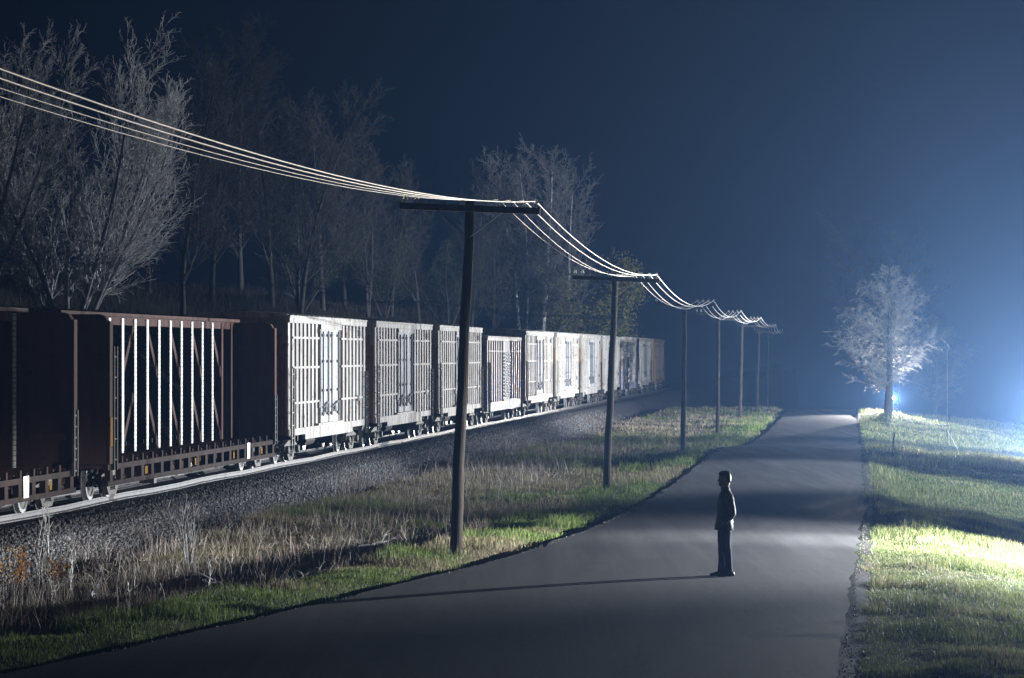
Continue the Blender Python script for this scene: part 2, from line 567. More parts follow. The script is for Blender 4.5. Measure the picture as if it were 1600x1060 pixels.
def ground(x, y):
    x, y = np.asarray(x, float), np.asarray(y, float)
    c = x - M_DIR * y
    el, er = edge_l(y), edge_r(y)
    rz, lz, vz = road_z(y), lawn_z(y), verge_z(y)
    d = el - c                                       # metres left of the road's edge
    e = c - er                                       # metres right of it
    bumps = (fbm(x, y, 2.2, 3) - 0.5)
    # right: a worn gravel shoulder, then a lawn that falls away
    near = 1.0 - sstep(70, 120, y)
    slope = 0.10 + 0.09 * np.exp(-((y - 70) / 18.0) ** 2)
    right = rz * (1 - sstep(0, 2.0, e)) + lz * sstep(0, 2.0, e) - 0.07 * sstep(0, 0.25, e) * (1 - sstep(0.9, 1.6, e)) \
        - slope * np.clip(e - 1.0, 0, 22) + (bumps * 0.26 + (fbm(x, y, 0.8, 13) - 0.5) * 0.12) * sstep(0.6, 2.0, e)
    mound = 0.4 * np.exp(-(((x - 27.0) / 2.6) ** 2 + ((y - 216) / 7.0) ** 2))
    right = right + mound
    # left: dirt shoulder, verge, shallow ditch, ballast bank
    dn = sstep(85, 55, y)                            # the ditch is only deep near the camera
    verge = rz * (1 - sstep(0.2, 2.2, d)) + vz * sstep(0.2, 2.2, d) - 0.13 * sstep(0, 0.3, d) * (1 - sstep(0.45, 1.0, d))
    ditch = -0.55 * dn + vz * (1 - dn) - 0.1
    t = sstep(2.0, 4.2, d)
    left = verge * (1 - t) + ditch * t + (bumps * 0.4 + (fbm(x, y, 0.7, 14) - 0.5) * 0.14) * sstep(0.8, 3.0, d)
    bank = np.interp(c, [-23.8, -21.7, -17.6, -15.9], [-0.75, 0.06, 0.06, -0.95])
    tb = sstep(-15.2, -16.2, c)
    low = sstep(235, 300, y)
    left = left * (1 - tb) + np.maximum(bank, left - 0.4) * tb
    hill = 7.6 * sstep(-23.0, -35.5, c) + 4.5 * sstep(-35, -75, c) + (fbm(x, y, 6.0, 9) - 0.5) * 1.4 * sstep(-24, -30, c)
    endf = 1 - sstep(262, 306, y)
    hb = sstep(-22.4, -24.0, c)
    left = left * (1 - hb) + (np.where(c < -22, -0.6, left) + hill * endf + verge_z(y) * (1 - endf)) * hb
    z = np.where(e > 0, right, np.where(d > 0, left, rz))
    return z


def ground1(x, y):
    return float(ground(np.array([x]), np.array([y]))[0])


# ------------------------------------------------------------------ ground sheet
cs = np.unique(np.concatenate([
    np.linspace(-380, -80, 12), np.linspace(-80, -36, 23), np.linspace(-36, -24, 19), np.linspace(-24, -15, 31), np.linspace(-15, -5.2, 50),
    np.linspace(-5.2, 0.6, 24), np.linspace(0.6, 12, 46), np.linspace(12, 40, 20), np.linspace(40, 320, 14)]))
ysamp = np.unique(np.concatenate([
    np.linspace(-8, 24, 12), np.linspace(24, 90, 190), np.linspace(90, 140, 90), np.linspace(140, 260, 110), np.linspace(260, 330, 30), np.linspace(330, 880, 30)]))
Cg, Yg = np.meshgrid(cs, ysamp)
Xg = Cg + M_DIR * Yg
Xg = np.clip(Xg, -385, 385)
Zg = ground(Xg, Yg)
on_road = (Cg > edge_l(Yg) + 0.02) & (Cg < edge_r(Yg) - 0.02)
Zg = np.where(on_road, Zg - 0.08, Zg)


def ground_colour(x, y):
    c = x - M_DIR * y
    d = edge_l(y) - c
    e = c - edge_r(y)
    n = fbm(x, y, 1.4, 21)
    n2 = fbm(x, y, 5.0, 31)
    green = np.array([0.035, 0.055, 0.014])
    straw = np.array([0.13, 0.105, 0.062])
    dirt = np.array([0.075, 0.062, 0.052])
    gravel = np.array([0.07, 0.064, 0.06])
    litter = np.array([0.018, 0.015, 0.012])
    ballast = np.array([0.085, 0.08, 0.082])
    col = np.zeros(x.shape + (3,))
    col[:] = green
    w = ((e > 0) & (e < 0.12 + 0.4 * n))[..., None]
    col = np.where(w, gravel, col)
    L = d > 0
    col = np.where((L & (d < 0.12 + 0.6 * n))[..., None], dirt, col)
    f = sstep(0.42, 0.6, n2 + 0.25 * sstep(2.0, 5.0, d) + 0.1 * (n - 0.5))[..., None]
    col = np.where((L & (d >= 0.12 + 0.6 * n))[..., None], green * (1 - f) + straw * f, col)
    col = np.where((L & (c < -14.6))[..., None], dirt * 0.8, col)
    col = np.where((L & (c < -15.9) & (c > -23.5))[..., None], ballast, col)
    col = np.where((c < -23.5)[..., None], litter, col)
    return col


ny, nx = Xg.shape
idx = np.arange(nx * ny).reshape(ny, nx)
quads = np.stack([idx[:-1, :-1], idx[:-1, 1:], idx[1:, 1:], idx[1:, :-1]], -1).reshape(-1, 4)
me = np_mesh('ground', np.stack([Xg, Yg, Zg], -1).reshape(-1, 3), [quads], {'col': ground_colour(Xg, Yg).reshape(-1, 3)}, smooth=True)
tag(link_mesh('ground', me, M['ground']), kind='structure')

# road: a crowned asphalt sheet between its two edges
yr = np.unique(np.concatenate([np.linspace(-6, 24, 10), np.linspace(24, 140, 240), np.linspace(140, 260, 90), np.linspace(260, 860, 60)]))
tt = np.linspace(0, 1, 13)
el, er = edge_l(yr), edge_r(yr)
rag_l = (fbm(yr, yr * 0 + 3.1, 1.3, 51) - 0.5) * 0.35
rag_r = (fbm(yr, yr * 0 + 8.1, 1.1, 61) - 0.5) * 0.28
Cr = (el + rag_l)[:, None] * (1 - tt) + (er + rag_r)[:, None] * tt
Yr = np.repeat(yr[:, None], len(tt), 1)
Zr = road_z(Yr) + 0.006 + 0.07 * np.sin(PI * tt)[None, :] - 0.0
Vr = np.stack([Cr + M_DIR * Yr, Yr, Zr], -1).reshape(-1, 3)
ny, nx = Cr.shape
idx = np.arange(nx * ny).reshape(ny, nx)
quads = np.stack([idx[:-1, :-1], idx[:-1, 1:], idx[1:, 1:], idx[1:, :-1]], -1).reshape(-1, 4)
me = np_mesh('road', Vr, [quads], smooth=True)
tag(link_mesh('road', me, M['asphalt']), kind='structure')


def road_h(x, y):
    c = x - M_DIR * y
    t = (c - float(edge_l(y))) / (float(edge_r(y)) - float(edge_l(y)))
    return float(road_z(y)) + 0.006 + 0.07 * math.sin(PI * min(max(t, 0), 1))


# ------------------------------------------------------------------ grass, weeds and stones
def blades(name, x, y, h, w, col, mat, bend=0.45, zoff=0.0):
    n = len(x)
    z = ground(x, y) + zoff - 0.01
    a = RNG.uniform(0, 2 * PI, n)
    lean = RNG.uniform(0, 2 * PI, n)
    lx, ly = np.cos(lean) * bend * h * RNG.uniform(0.2, 1.0, n), np.sin(lean) * bend * h * RNG.uniform(0.2, 1.0, n)
    wx, wy = np.cos(a) * w / 2, np.sin(a) * w / 2
    V = np.zeros((n, 5, 3), np.float32)
    V[:, 0] = np.stack([x - wx, y - wy, z], -1)
    V[:, 1] = np.stack([x + wx, y + wy, z], -1)
    V[:, 2] = np.stack([x + wx * 0.8 + lx * 0.35, y + wy * 0.8 + ly * 0.35, z + h * 0.55], -1)
    V[:, 3] = np.stack([x - wx * 0.8 + lx * 0.35, y - wy * 0.8 + ly * 0.35, z + h * 0.55], -1)
    V[:, 4] = np.stack([x + lx, y + ly, z + h * RNG.uniform(0.85, 1.0, n)], -1)
    b = np.arange(n) * 5
    q = np.stack([b, b + 1, b + 2, b + 3], -1)
    t = np.stack([b + 3, b + 2, b + 4], -1)
    me = np_mesh(name, V.reshape(-1, 3), [q, t], {'col': np.repeat(col, 5, 0)})
    return tag(link_mesh(name, me, mat), kind='stuff')


def sample(n, y0, y1, cfun, power=1.0, margin=7.0):
    """n points with depth density falling like y**-power, lateral position from cfun, kept to what the frame can see"""
    u = RNG.uniform(0, 1, n)
    if abs(power - 1) < 1e-6:
        y = y0 * (y1 / y0) ** u
    else:
        k = 1 - power
        y = (y0 ** k + u * (y1 ** k - y0 ** k)) ** (1 / k)
    c = cfun(y, RNG.uniform(0, 1, n))
    x = c + M_DIR * y
    keep = np.abs(x) < 0.1714 * y + margin
    return x[keep], y[keep], c[keep]


def colours(n, a, b, var=0.25):
    t = RNG.uniform(0, 1, (n, 1))
    c = np.array(a) * (1 - t) + np.array(b) * t
    return (c * RNG.uniform(1 - var, 1 + var, (n, 1))).astype(np.float32)


# green lawn right of the road
x, y, c = sample(800000, 30, 240, lambda y, u: edge_r(y) + 0.05 + u * (0.1714 * y + 8.0 - M_DIR * y - edge_r(y)), 1.35)
e = c - edge_r(y)
n = fbm(x, y, 1.3, 21)
k = (e > 0.02 + 0.5 * n) & (RNG.uniform(0, 1, len(x)) < 0.35 + 0.9 * fbm(x, y, 0.9, 5))
x, y, n = x[k], y[k], n[k]
tus = sstep(0.45, 0.75, fbm(x, y, 1.6, 71))
h = RNG.uniform(0.03, 0.12, len(x)) * (0.6 + 1.5 * tus) * np.clip(y / 60, 1, 1.6)
w = np.clip(0.007 * y / 50, 0.006, 0.03) * RNG.uniform(0.8, 1.5, len(x))
cg = colours(len(x), (0.085, 0.12, 0.03), (0.2, 0.21, 0.08), 0.35)
cy = colours(len(x), (0.16, 0.13, 0.07), (0.3, 0.26, 0.16), 0.35)
m_ = RNG.uniform(0, 1, (len(x), 1)) < (0.06 + 0.5 * sstep(0.55, 0.75, fbm(x, y, 1.1, 77)))[:, None]
blades('lawn_grass', x, y, h, w, np.where(m_, cy, cg), M['blade'])

# green verge left of the road, thinning into straw further out
x, y, c = sample(560000, 30, 245, lambda y, u: edge_l(y) - 0.3 - u * 9.5, 1.5)
d = edge_l(y) - c
n = fbm(x, y, 1.4, 21)
n2 = fbm(x, y, 5.0, 31)
f = sstep(0.5, 0.68, n2 + 0.3 * sstep(2.0, 5.5, d) * np.where(y < 70, 1.0, 0.5) + 0.1 * (n - 0.5))
k = (d > 0.02 + 0.6 * n) & (c > -15.2) & (RNG.uniform(0, 1, len(x)) < (0.3 + 0.9 * fbm(x, y, 0.9, 5)) * (1 - 0.6 * f) * np.where((y < 62) & (d > 2.6), 0.12, 1))
x, y, f, d = x[k], y[k], f[k], d[k]
tus = sstep(0.45, 0.75, fbm(x, y, 1.2, 72))
h = RNG.uniform(0.04, 0.14, len(x)) * (0.6 + 1.4 * tus) * np.clip(y / 60, 1, 1.6)
w = np.clip(0.007 * y / 50, 0.006, 0.03) * RNG.uniform(0.8, 1.5, len(x))
cg = colours(len(x), (0.08, 0.135, 0.022), (0.18, 0.225, 0.055))
cy = colours(len(x), (0.17, 0.15, 0.075), (0.3, 0.26, 0.15))
m_ = (RNG.uniform(0, 1, (len(x), 1)) < f[:, None])
blades('verge_grass', x, y, h, w, np.where(m_, cy, cg), M['blade'])

# low dark brush covering the bank behind the track
x, y, c = sample(60000, 70, 300, lambda y, u: -23.6 - u * 22.0, 0.8)
k = fbm(x, y, 2.6, 95) + RNG.uniform(0, 0.3, len(x)) > 0.5
x, y = x[k], y[k]
h = RNG.uniform(0.25, 1.1, len(x)) * (0.4 + fbm(x, y, 3.0, 96))
blades('bank_undergrowth', x, y, h, RNG.uniform(0.012, 0.03, len(x)), colours(len(x), (0.014, 0.012, 0.01), (0.04, 0.034, 0.03), 0.4), M['straw'], 0.8)

# dry weeds between the verge and the ballast
x, y, c = sample(190000, 36, 215, lambda y, u: -17.3 + u * 8.9, 1.3)
d = edge_l(y) - c
n = fbm(x, y, 2.2, 81)
k = (d > 2.3) & (RNG.uniform(0, 1, len(x)) < sstep(0.38, 0.6, n) + 0.22) & ((c < -11.0) | (y < 80) | (n > 0.6))
x, y, c, n = x[k], y[k], c[k], n[k]
h = RNG.uniform(0.06, 0.3, len(x)) * (0.3 + 1.1 * sstep(0.4, 0.75, fbm(x, y, 0.8, 91))) * np.where(c < -15.6, 0.6, 1.0) * np.where(RNG.uniform(0, 1, len(x)) > 0.96, 2.0, 1.0)
w = np.clip(0.006 * y / 50, 0.006, 0.02) * RNG.uniform(0.7, 1.4, len(x))
t = RNG.uniform(0, 1, (len(x), 1))
cc = colours(len(x), (0.15, 0.12, 0.09), (0.42, 0.37, 0.3), 0.4)
cr = colours(len(x), (0.12, 0.07, 0.05), (0.2, 0.13, 0.11))
blades('dry_weeds', x, y, h, w, np.where(t < 0.35, cr, cc), M['straw'], 0.6)


# tall dead stalks in clusters, and fallen ones lying in the weeds
x, y, c = sample(16000, 42, 150, lambda y, u: -16.9 + u * 7.4, 1.4)
k = (edge_l(y) - c > 2.2) & (fbm(x, y, 1.5, 101) > 0.56)
x, y = x[k], y[k]
blades('dead_stalks', x, y, RNG.uniform(0.2, 0.75, len(x)), np.clip(0.008 * y / 50, 0.008, 0.016), colours(len(x), (0.1, 0.075, 0.06), (0.5, 0.45, 0.4), 0.4), M['straw'], 0.5)
x, y, c = sample(9000, 42, 130, lambda y, u: -16.2 + u * 6.8, 1.4)
k = (edge_l(y) - c > 1.8) & (fbm(x, y, 1.2, 105) > 0.5)
x, y = x[k], y[k]
blades('fallen_stalks', x, y, RNG.uniform(0.1, 0.22, len(x)), np.clip(0.009 * y / 50, 0.009, 0.016), colours(len(x), (0.2, 0.17, 0.14), (0.62, 0.58, 0.54), 0.4), M['straw'], 3.0, 0.06)


def stones(name, x, y, size, col, mat, lift=0.25):
    n = len(x)
    base = np.array([(1, 0, 0), (-1, 0, 0), (0, 1, 0), (0, -1, 0), (0, 0, 1), (0, 0, -1)], np.float32)
    tri = np.array([(0, 2, 4), (2, 1, 4), (1, 3, 4), (3, 0, 4), (2, 0, 5), (1, 2, 5), (3, 1, 5), (0, 3, 5)])
    jit = RNG.uniform(0.55, 1.25, (n, 6, 1))
    P = base[None] * jit * size[:, None, None] * RNG.uniform(0.6, 1.2, (n, 1, 3))
    a, b = RNG.uniform(0, 2 * PI, n), RNG.uniform(-1.2, 1.2, n)
    ca, sa, cb, sb = np.cos(a), np.sin(a), np.cos(b), np.sin(b)
    X = P[..., 0] * ca[:, None] - P[..., 1] * sa[:, None]
    Y = P[..., 0] * sa[:, None] + P[..., 1] * ca[:, None]
    Z = P[..., 2] * cb[:, None] + X * sb[:, None]
    X = X * cb[:, None] - P[..., 2] * sb[:, None]
    z = ground(x, y) + size * lift
    V = np.stack([X + x[:, None], Y + y[:, None], Z + z[:, None]], -1).reshape(-1, 3)
    Fc = (tri[None] + (np.arange(n) * 6)[:, None, None]).reshape(-1, 3)
    me = np_mesh(name, V, [Fc], {'col': np.repeat(col, 6, 0)})
    return tag(link_mesh(name, me, mat), kind='stuff')


x, y, c = sample(52000, 50, 190, lambda y, u: -18.35 + u * 3.1, 1.2)
k = RNG.uniform(0, 1, len(x)) < np.where(c > -16.1, 0.3, 1.0)
x, y, c = x[k], y[k], c[k]
near_rail = (c < -17.3)[:, None]  # stones beside the rail get a darker grey
col = np.where(near_rail, colours(len(x), (0.03, 0.028, 0.027), (0.07, 0.065, 0.062)), colours(len(x), (0.06, 0.06, 0.063), (0.19, 0.185, 0.185), 0.45))
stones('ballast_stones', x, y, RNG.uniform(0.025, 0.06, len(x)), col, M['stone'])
# loose gravel and litter along the two edges of the road
x, y, c = sample(3500, 34, 150, lambda y, u: edge_r(y) + 0.03 + u * 0.35, 1.3)
x2, y2, c2 = sample(9000, 34, 150, lambda y, u: edge_l(y) - 0.9 + u * 1.0, 1.3)
x, y = np.concatenate([x, x2]), np.concatenate([y, y2])
stones('shoulder_gravel', x, y, RNG.uniform(0.005, 0.018, len(x)) * RNG.uniform(0.5, 1.2, len(x)), colours(len(x), (0.06, 0.055, 0.05), (0.22, 0.2, 0.19), 0.4), M['stone'], 0.5)


# ------------------------------------------------------------------ railway track
def track_pt(c, y, z):
    return Vector((c + M_DIR * y, y, z))


TRACK_C = -19.65
RAIL_TOP = 0.25
ANG = math.atan2(1, M_DIR)
TDIR = Vector((M_DIR, 1, 0)).normalized()
trk = empty('railway_track', track_pt(TRACK_C, 30, 0.0), ANG)
tag(trk, 'railway track under the freight train, its near rail catching the light', 'railway track')
LT_ = 285 / math.cos(math.atan(M_DIR))
for side in (-1, 1):
    mb = MB()
    prof = [(-0.075, 0.08), (0.075, 0.08), (0.075, 0.1), (0.012, 0.125), (0.012, 0.2), (0.037, 0.212), (0.037, 0.25), (-0.037, 0.25), (-0.037, 0.212), (-0.012, 0.2), (-0.012, 0.125), (-0.075, 0.1)]
    rings = []
    for i in range(96):
        s = LT_ * i / 95
        wob = 0.018 * math.sin(i * 1.7) * (1 if side < 0 else 0.5)
        rings.append([(s, side * 0.755 + p[0] + wob * 0.5, p[1] + wob) for p in prof])
    mb.rings(rings)
    mb.build('rail', M['rail'], trk)
tie = MB().box(-0.115, 0.115, -1.3, 1.3, -0.1, 0.078).mesh('sleeper', M['tie'])
rest = MB()
s0 = 20.0
for i in range(60):
    o = link_mesh('sleeper', tie, None, trk)
    o.location = (s0 + i * 0.6, random.uniform(-0.04, 0.04), random.uniform(-0.012, 0.0))
for i in range(60, 420):
    rest.box(s0 + i * 0.6 - 0.115, s0 + i * 0.6 + 0.115, -1.3, 1.3, -0.1, 0.078)
o = rest.build('sleepers_far', M['tie'], trk)
o.name = 'sleepers'
tag(o, kind='stuff')


# ------------------------------------------------------------------ rolling stock
# car axes: x along the track (away from the camera), -y towards the road, z = 0 at the rail top
def wheel_mesh():
    mb = MB()
    mb.lathe([(0.06, -0.09), (0.14, -0.09), (0.15, -0.055), (0.36, -0.05), (0.365, -0.066), (0.455, -0.066), (0.462, 0.035), (0.49, 0.045), (0.49, 0.068), (0.06, 0.068)], (0, 0, 0), 'Y', 28)
    return mb.mesh('wheel', M['wheel'], False)


WHEEL = wheel_mesh()


def bogie_mesh():
    mb = MB()
    for s in (-1, 1):
        y0, y1 = (s * 1.05, s * 1.2) if s > 0 else (s * 1.2, s * 1.05)
        mb.prism([(-1.1, 0.42), (-1.1, 0.62), (-0.75, 0.68), (-0.4, 0.76), (0.4, 0.76), (0.75, 0.68), (1.1, 0.62), (1.1, 0.42), (0.88, 0.42), (0.82, 0.54), (0.42, 0.58), (-0.42, 0.58), (-0.82, 0.54), (-0.88, 0.42)], y0, y1)
        mb.prism([(-0.82, 0.54), (-0.62, 0.56), (-0.26, 0.22), (0.26, 0.22), (0.62, 0.56), (0.82, 0.54), (0.36, 0.1), (-0.36, 0.1)], y0, y1)
        mb.box(-0.33, -0.25, y0, y1, 0.2, 0.6)
        mb.box(0.25, 0.33, y0, y1, 0.2, 0.6)
        for sx in (-1, 1):
            mb.lathe([(0.1, 0), (0.13, 0.02), (0.13, 0.1), (0.08, 0.12)], (sx * 0.88, s * 1.2 if s > 0 else s * 1.32, 0.46), 'Y', 12)
        for sx in (-0.15, 0.0, 0.15):                   # coil springs
            hel = [(sx + 0.06 * math.cos(a), s * 1.13 + 0.06 * math.sin(a), 0.22 + 0.2 * a / (2 * PI * 4)) for a in np.linspace(0, 2 * PI * 4, 33)]
            mb.tube(hel, 0.016, 5)
    mb.box(-0.2, 0.2, -1.05, 1.05, 0.42, 0.6)           # bolster
    for sx in (-0.88, 0.88):
        mb.tube([(sx, -1.04, 0.455), (sx, 1.04, 0.455)], 0.08, 10)
        mb.bar((sx * 0.45, -0.9, 0.36), (sx * 0.45, 0.9, 0.36), 0.1)
    return mb.mesh('bogie', M['steel'])


BOGIE = bogie_mesh()


def add_bogie(root, x):
    b = link_mesh('bogie', BOGIE, None, root)
    b.location = (x, 0, 0)
    for sx in (-0.88, 0.88):
        for sy in (-1, 1):
            w = link_mesh('wheel', WHEEL, None, b)
            w.location = (sx, sy * 0.79, 0.455)
            w.rotation_euler = (0, 0, 0 if sy < 0 else PI)
    return b


def add_coupler(root, x, s):
    mb = MB()
    mb.box(min(x, x + s * 0.7), max(x, x + s * 0.7), -0.1, 0.1, 0.72, 0.98)
    mb.prism([(x + s * 0.7, 0.65), (x + s * 0.95, 0.7), (x + s * 0.95, 1.0), (x + s * 0.7, 1.05)], -0.17, 0.17)
    mb.tube([(x + s * 0.2, -0.5, 0.8), (x + s * 0.45, -0.45, 0.5), (x + s * 0.8, -0.42, 0.42)], 0.025, 6)
    return mb.build('coupler', M['dark_steel'], root)


HALF_W = 1.5
BL = 15.5            # body length of a boxcar


def ladder(mb, x0, x1, y, z0, z1, n):
    for x in (x0, x1):
        mb.box(x - 0.03, x + 0.03, y - 0.03, y + 0.03, z0, z1)
    for i in range(n):
        z = z0 + (z1 - z0) * (i + 0.5) / n
        mb.box(x0, x1, y - 0.015, y + 0.015, z - 0.018, z + 0.018)


def text_mesh(body, size, mat):
    cu = bpy.data.curves.new('lettering', 'FONT')
    cu.body = body
    cu.size = size
    cu.extrude = 0.002
    to = bpy.data.objects.new('tmp_text', cu)
    COL.objects.link(to)
    bpy.context.view_layer.update()
    me = bpy.data.meshes.new_from_object(to)
    me.name = 'lettering'
    bpy.data.objects.remove(to)
    me.materials.clear()
    me.materials.append(mat)
    return me


def make_boxcar(name, P_wall, P_frame, P_door, P_end, P_top, H=5.0):
    """modern high boxcar with outside posts and double doors"""
    root = empty(name)
    hl = BL / 2
    zs, zt = 0.95, H - 0.22
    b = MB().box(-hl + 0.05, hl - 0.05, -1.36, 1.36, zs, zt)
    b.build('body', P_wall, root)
    fr = MB()
    for s in (-1, 1):
        def bx(x0, x1, d0, d1, z0, z1):
            ya, yb = s * d0, s * d1
            fr.box(x0, x1, min(ya, yb), max(ya, yb), z0, z1)
        bx(-hl, hl, 1.363, 1.5, zt - 0.16, zt)               # top chord
        bx(-hl, hl, 1.363, 1.47, zs - 0.02, zs + 0.2)       # side sill
        bx(-hl + 3.0, hl - 3.0, 1.363, 1.46, zs - 0.2, zs - 0.022)  # deep middle of the sill
        for x in (-hl + 0.0, hl - 0.34):
            bx(x, x + 0.34, 1.363, 1.44, zs + 0.202, zt - 0.162)   # corner posts
        for k in range(7):
            x = -hl + 0.78 + k * 0.72
            bx(x, x + 0.36, 1.363, 1.432, zs + 0.202, zt - 0.162)
        for k in range(6):
            x = hl - 0.78 - 0.36 - k * 0.76
            bx(x, x + 0.36, 1.363, 1.432, zs + 0.202, zt - 0.162)
        for z in (1.95, 3.12, 4.1):
            bx(-hl + 0.75, -hl + 5.6, 1.434, 1.47, z, z + 0.07)
            bx(hl - 5.4, hl - 0.75, 1.434, 1.47, z, z + 0.07)
        bx(-hl + 5.85, hl - 5.5, 1.363, 1.49, zt - 0.34, zt - 0.165)  # door track
        bx(-hl + 5.0, hl - 5.5, 1.363, 1.56, zs + 0.205, zs + 0.28)
    fr.build('side_frame', P_frame, root)
    rf = MB()
    prof = [(-1.5, zt + 0.003), (-1.52, zt + 0.08), (-1.35, zt + 0.1), (0, zt + 0.22), (1.35, zt + 0.1), (1.52, zt + 0.08), (1.5, zt + 0.003)]
    rf.prism_x(prof, -hl - 0.02, hl + 0.02)
    for k in range(16):
        x = -hl + 0.5 + k * (BL - 1.0) / 15
        rf.prism_x([(-1.34, zt + 0.1), (0, zt + 0.222), (1.34, zt + 0.1), (1.34, zt + 0.12), (0, zt + 0.25), (-1.34, zt + 0.12)], x - 0.04, x + 0.04)
    rf.build('roof', P_top, root)
    for s in (-1, 1):                                            # ends
        e = MB()
        x0 = s * (hl - 0.047)
        xa, xb = min(x0, x0 + s * 0.05), max(x0, x0 + s * 0.05)
        e.box(xa, xb, -1.36, 1.36, zs, zt - 0.84)
        for k in range(7):
            z = zs + 0.2 + k * 0.46
            p = [(x0 + s * 0.05, z), (x0 + s * 0.09, z + 0.06), (x0 + s * 0.09, z + 0.3), (x0 + s * 0.05, z + 0.36)]
            e.prism(p, -1.25, 1.25)
        e.build('end_wall', P_end, root)
        t = MB()
        t.box(xa, xb + 0.0, -1.36, 1.36, zt - 0.836, zt - 0.002)
        t.build('end_panel', M['end_top'], root)
    for s in (-1, 1):                                            # two door leaves per side
        for k, (x0, x1) in enumerate(((-1.85, -0.18), (-0.14, 1.9))):
            d = MB()
            ya, yb = sorted((s * 1.37, s * 1.44))
            d.box(x0, x1, ya, yb, zs + 0.285, zt - 0.345)
            yc, yd = sorted((s * 1.442, s * 1.465))
            for z in (2.2, 3.55):
                d.box(x0 + 0.05, x1 - 0.05, yc, yd, z, z + 0.06)
            for x in (x0 + 0.02, x1 - 0.1):
                d.box(x, x + 0.08, yc, yd, zs + 0.29, zt - 0.36)
            o = d.build('door', P_door, root)
            if s < 0:
                hd = MB()
                for xx in ((x0 + 0.35), (x1 - 0.35)):
                    hd.tube([(xx, s * 1.49, zs + 0.5), (xx, s * 1.49, zt - 0.4)], 0.03, 6)
                    for z in (1.5, 2.3, 3.3, 4.2):
                        hd.box(xx - 0.12, xx + 0.12, s * 1.52, s * 1.468, z, z + 0.09)
                xm = (x0 + x1) / 2
                hd.bar((x0 + 0.35, s * 1.5, 1.75), (x1 - 0.35, s * 1.5, 1.95), 0.05)
                hd.lathe([(0.0, -0.02), (0.14, -0.02), (0.14, 0.02), (0.0, 0.02)], (xm, s * 1.5, 1.7), 'Y', 14)
                hd.build('locking_bar', M['iron'], o)
    for x0 in (-hl + 0.12, hl - 0.5):                            # ladders at both corners of both sides
        for s in (-1, 1):
            l = MB()
            ladder(l, x0, x0 + 0.42, s * 1.53, zs - 0.3, zs + 2.2 if x0 < 0 else zs + 2.0, 6)
            l.build('ladder', M['dark_steel'] if x0 > 0 else P_frame, root)
    pl = MB()
    for x, z in ((-hl + 5.55, 4.2), (hl - 1.6, 4.25), (-hl + 5.4, 1.75), (hl - 1.9, 1.85)):
        pl.box(x, x + 0.26, -1.5, -1.472, z, z + 0.22)
    # four small black plates: each its own part
    for i in range(4):
        q = MB()
        q.add(pl.v[i * 8:(i + 1) * 8], [(0, 2, 3, 1), (4, 5, 7, 6), (0, 1, 5, 4), (2, 6, 7, 3), (0, 4, 6, 2), (1, 3, 7, 5)])
        q.build('data_plate', M['black'], root)
    u = MB()
    u.box(-hl - 0.2, hl + 0.2, -0.35, 0.35, 0.62, 0.94)
    for x in (-5.5, -3, -1, 1, 3, 5.5):
        u.box(x - 0.1, x + 0.1, -1.34, 1.34, 0.72, 0.938)
    u.tube([(-1.5, -0.7, 0.62), (0.2, -0.7, 0.62)], 0.2, 10)
    u.build('underframe', M['dark_steel'], root)
    for x in (-hl + 1.75, hl - 1.75):
        add_bogie(root, x)
    add_coupler(root, -hl, -1)
    add_coupler(root, hl, 1)
    return root


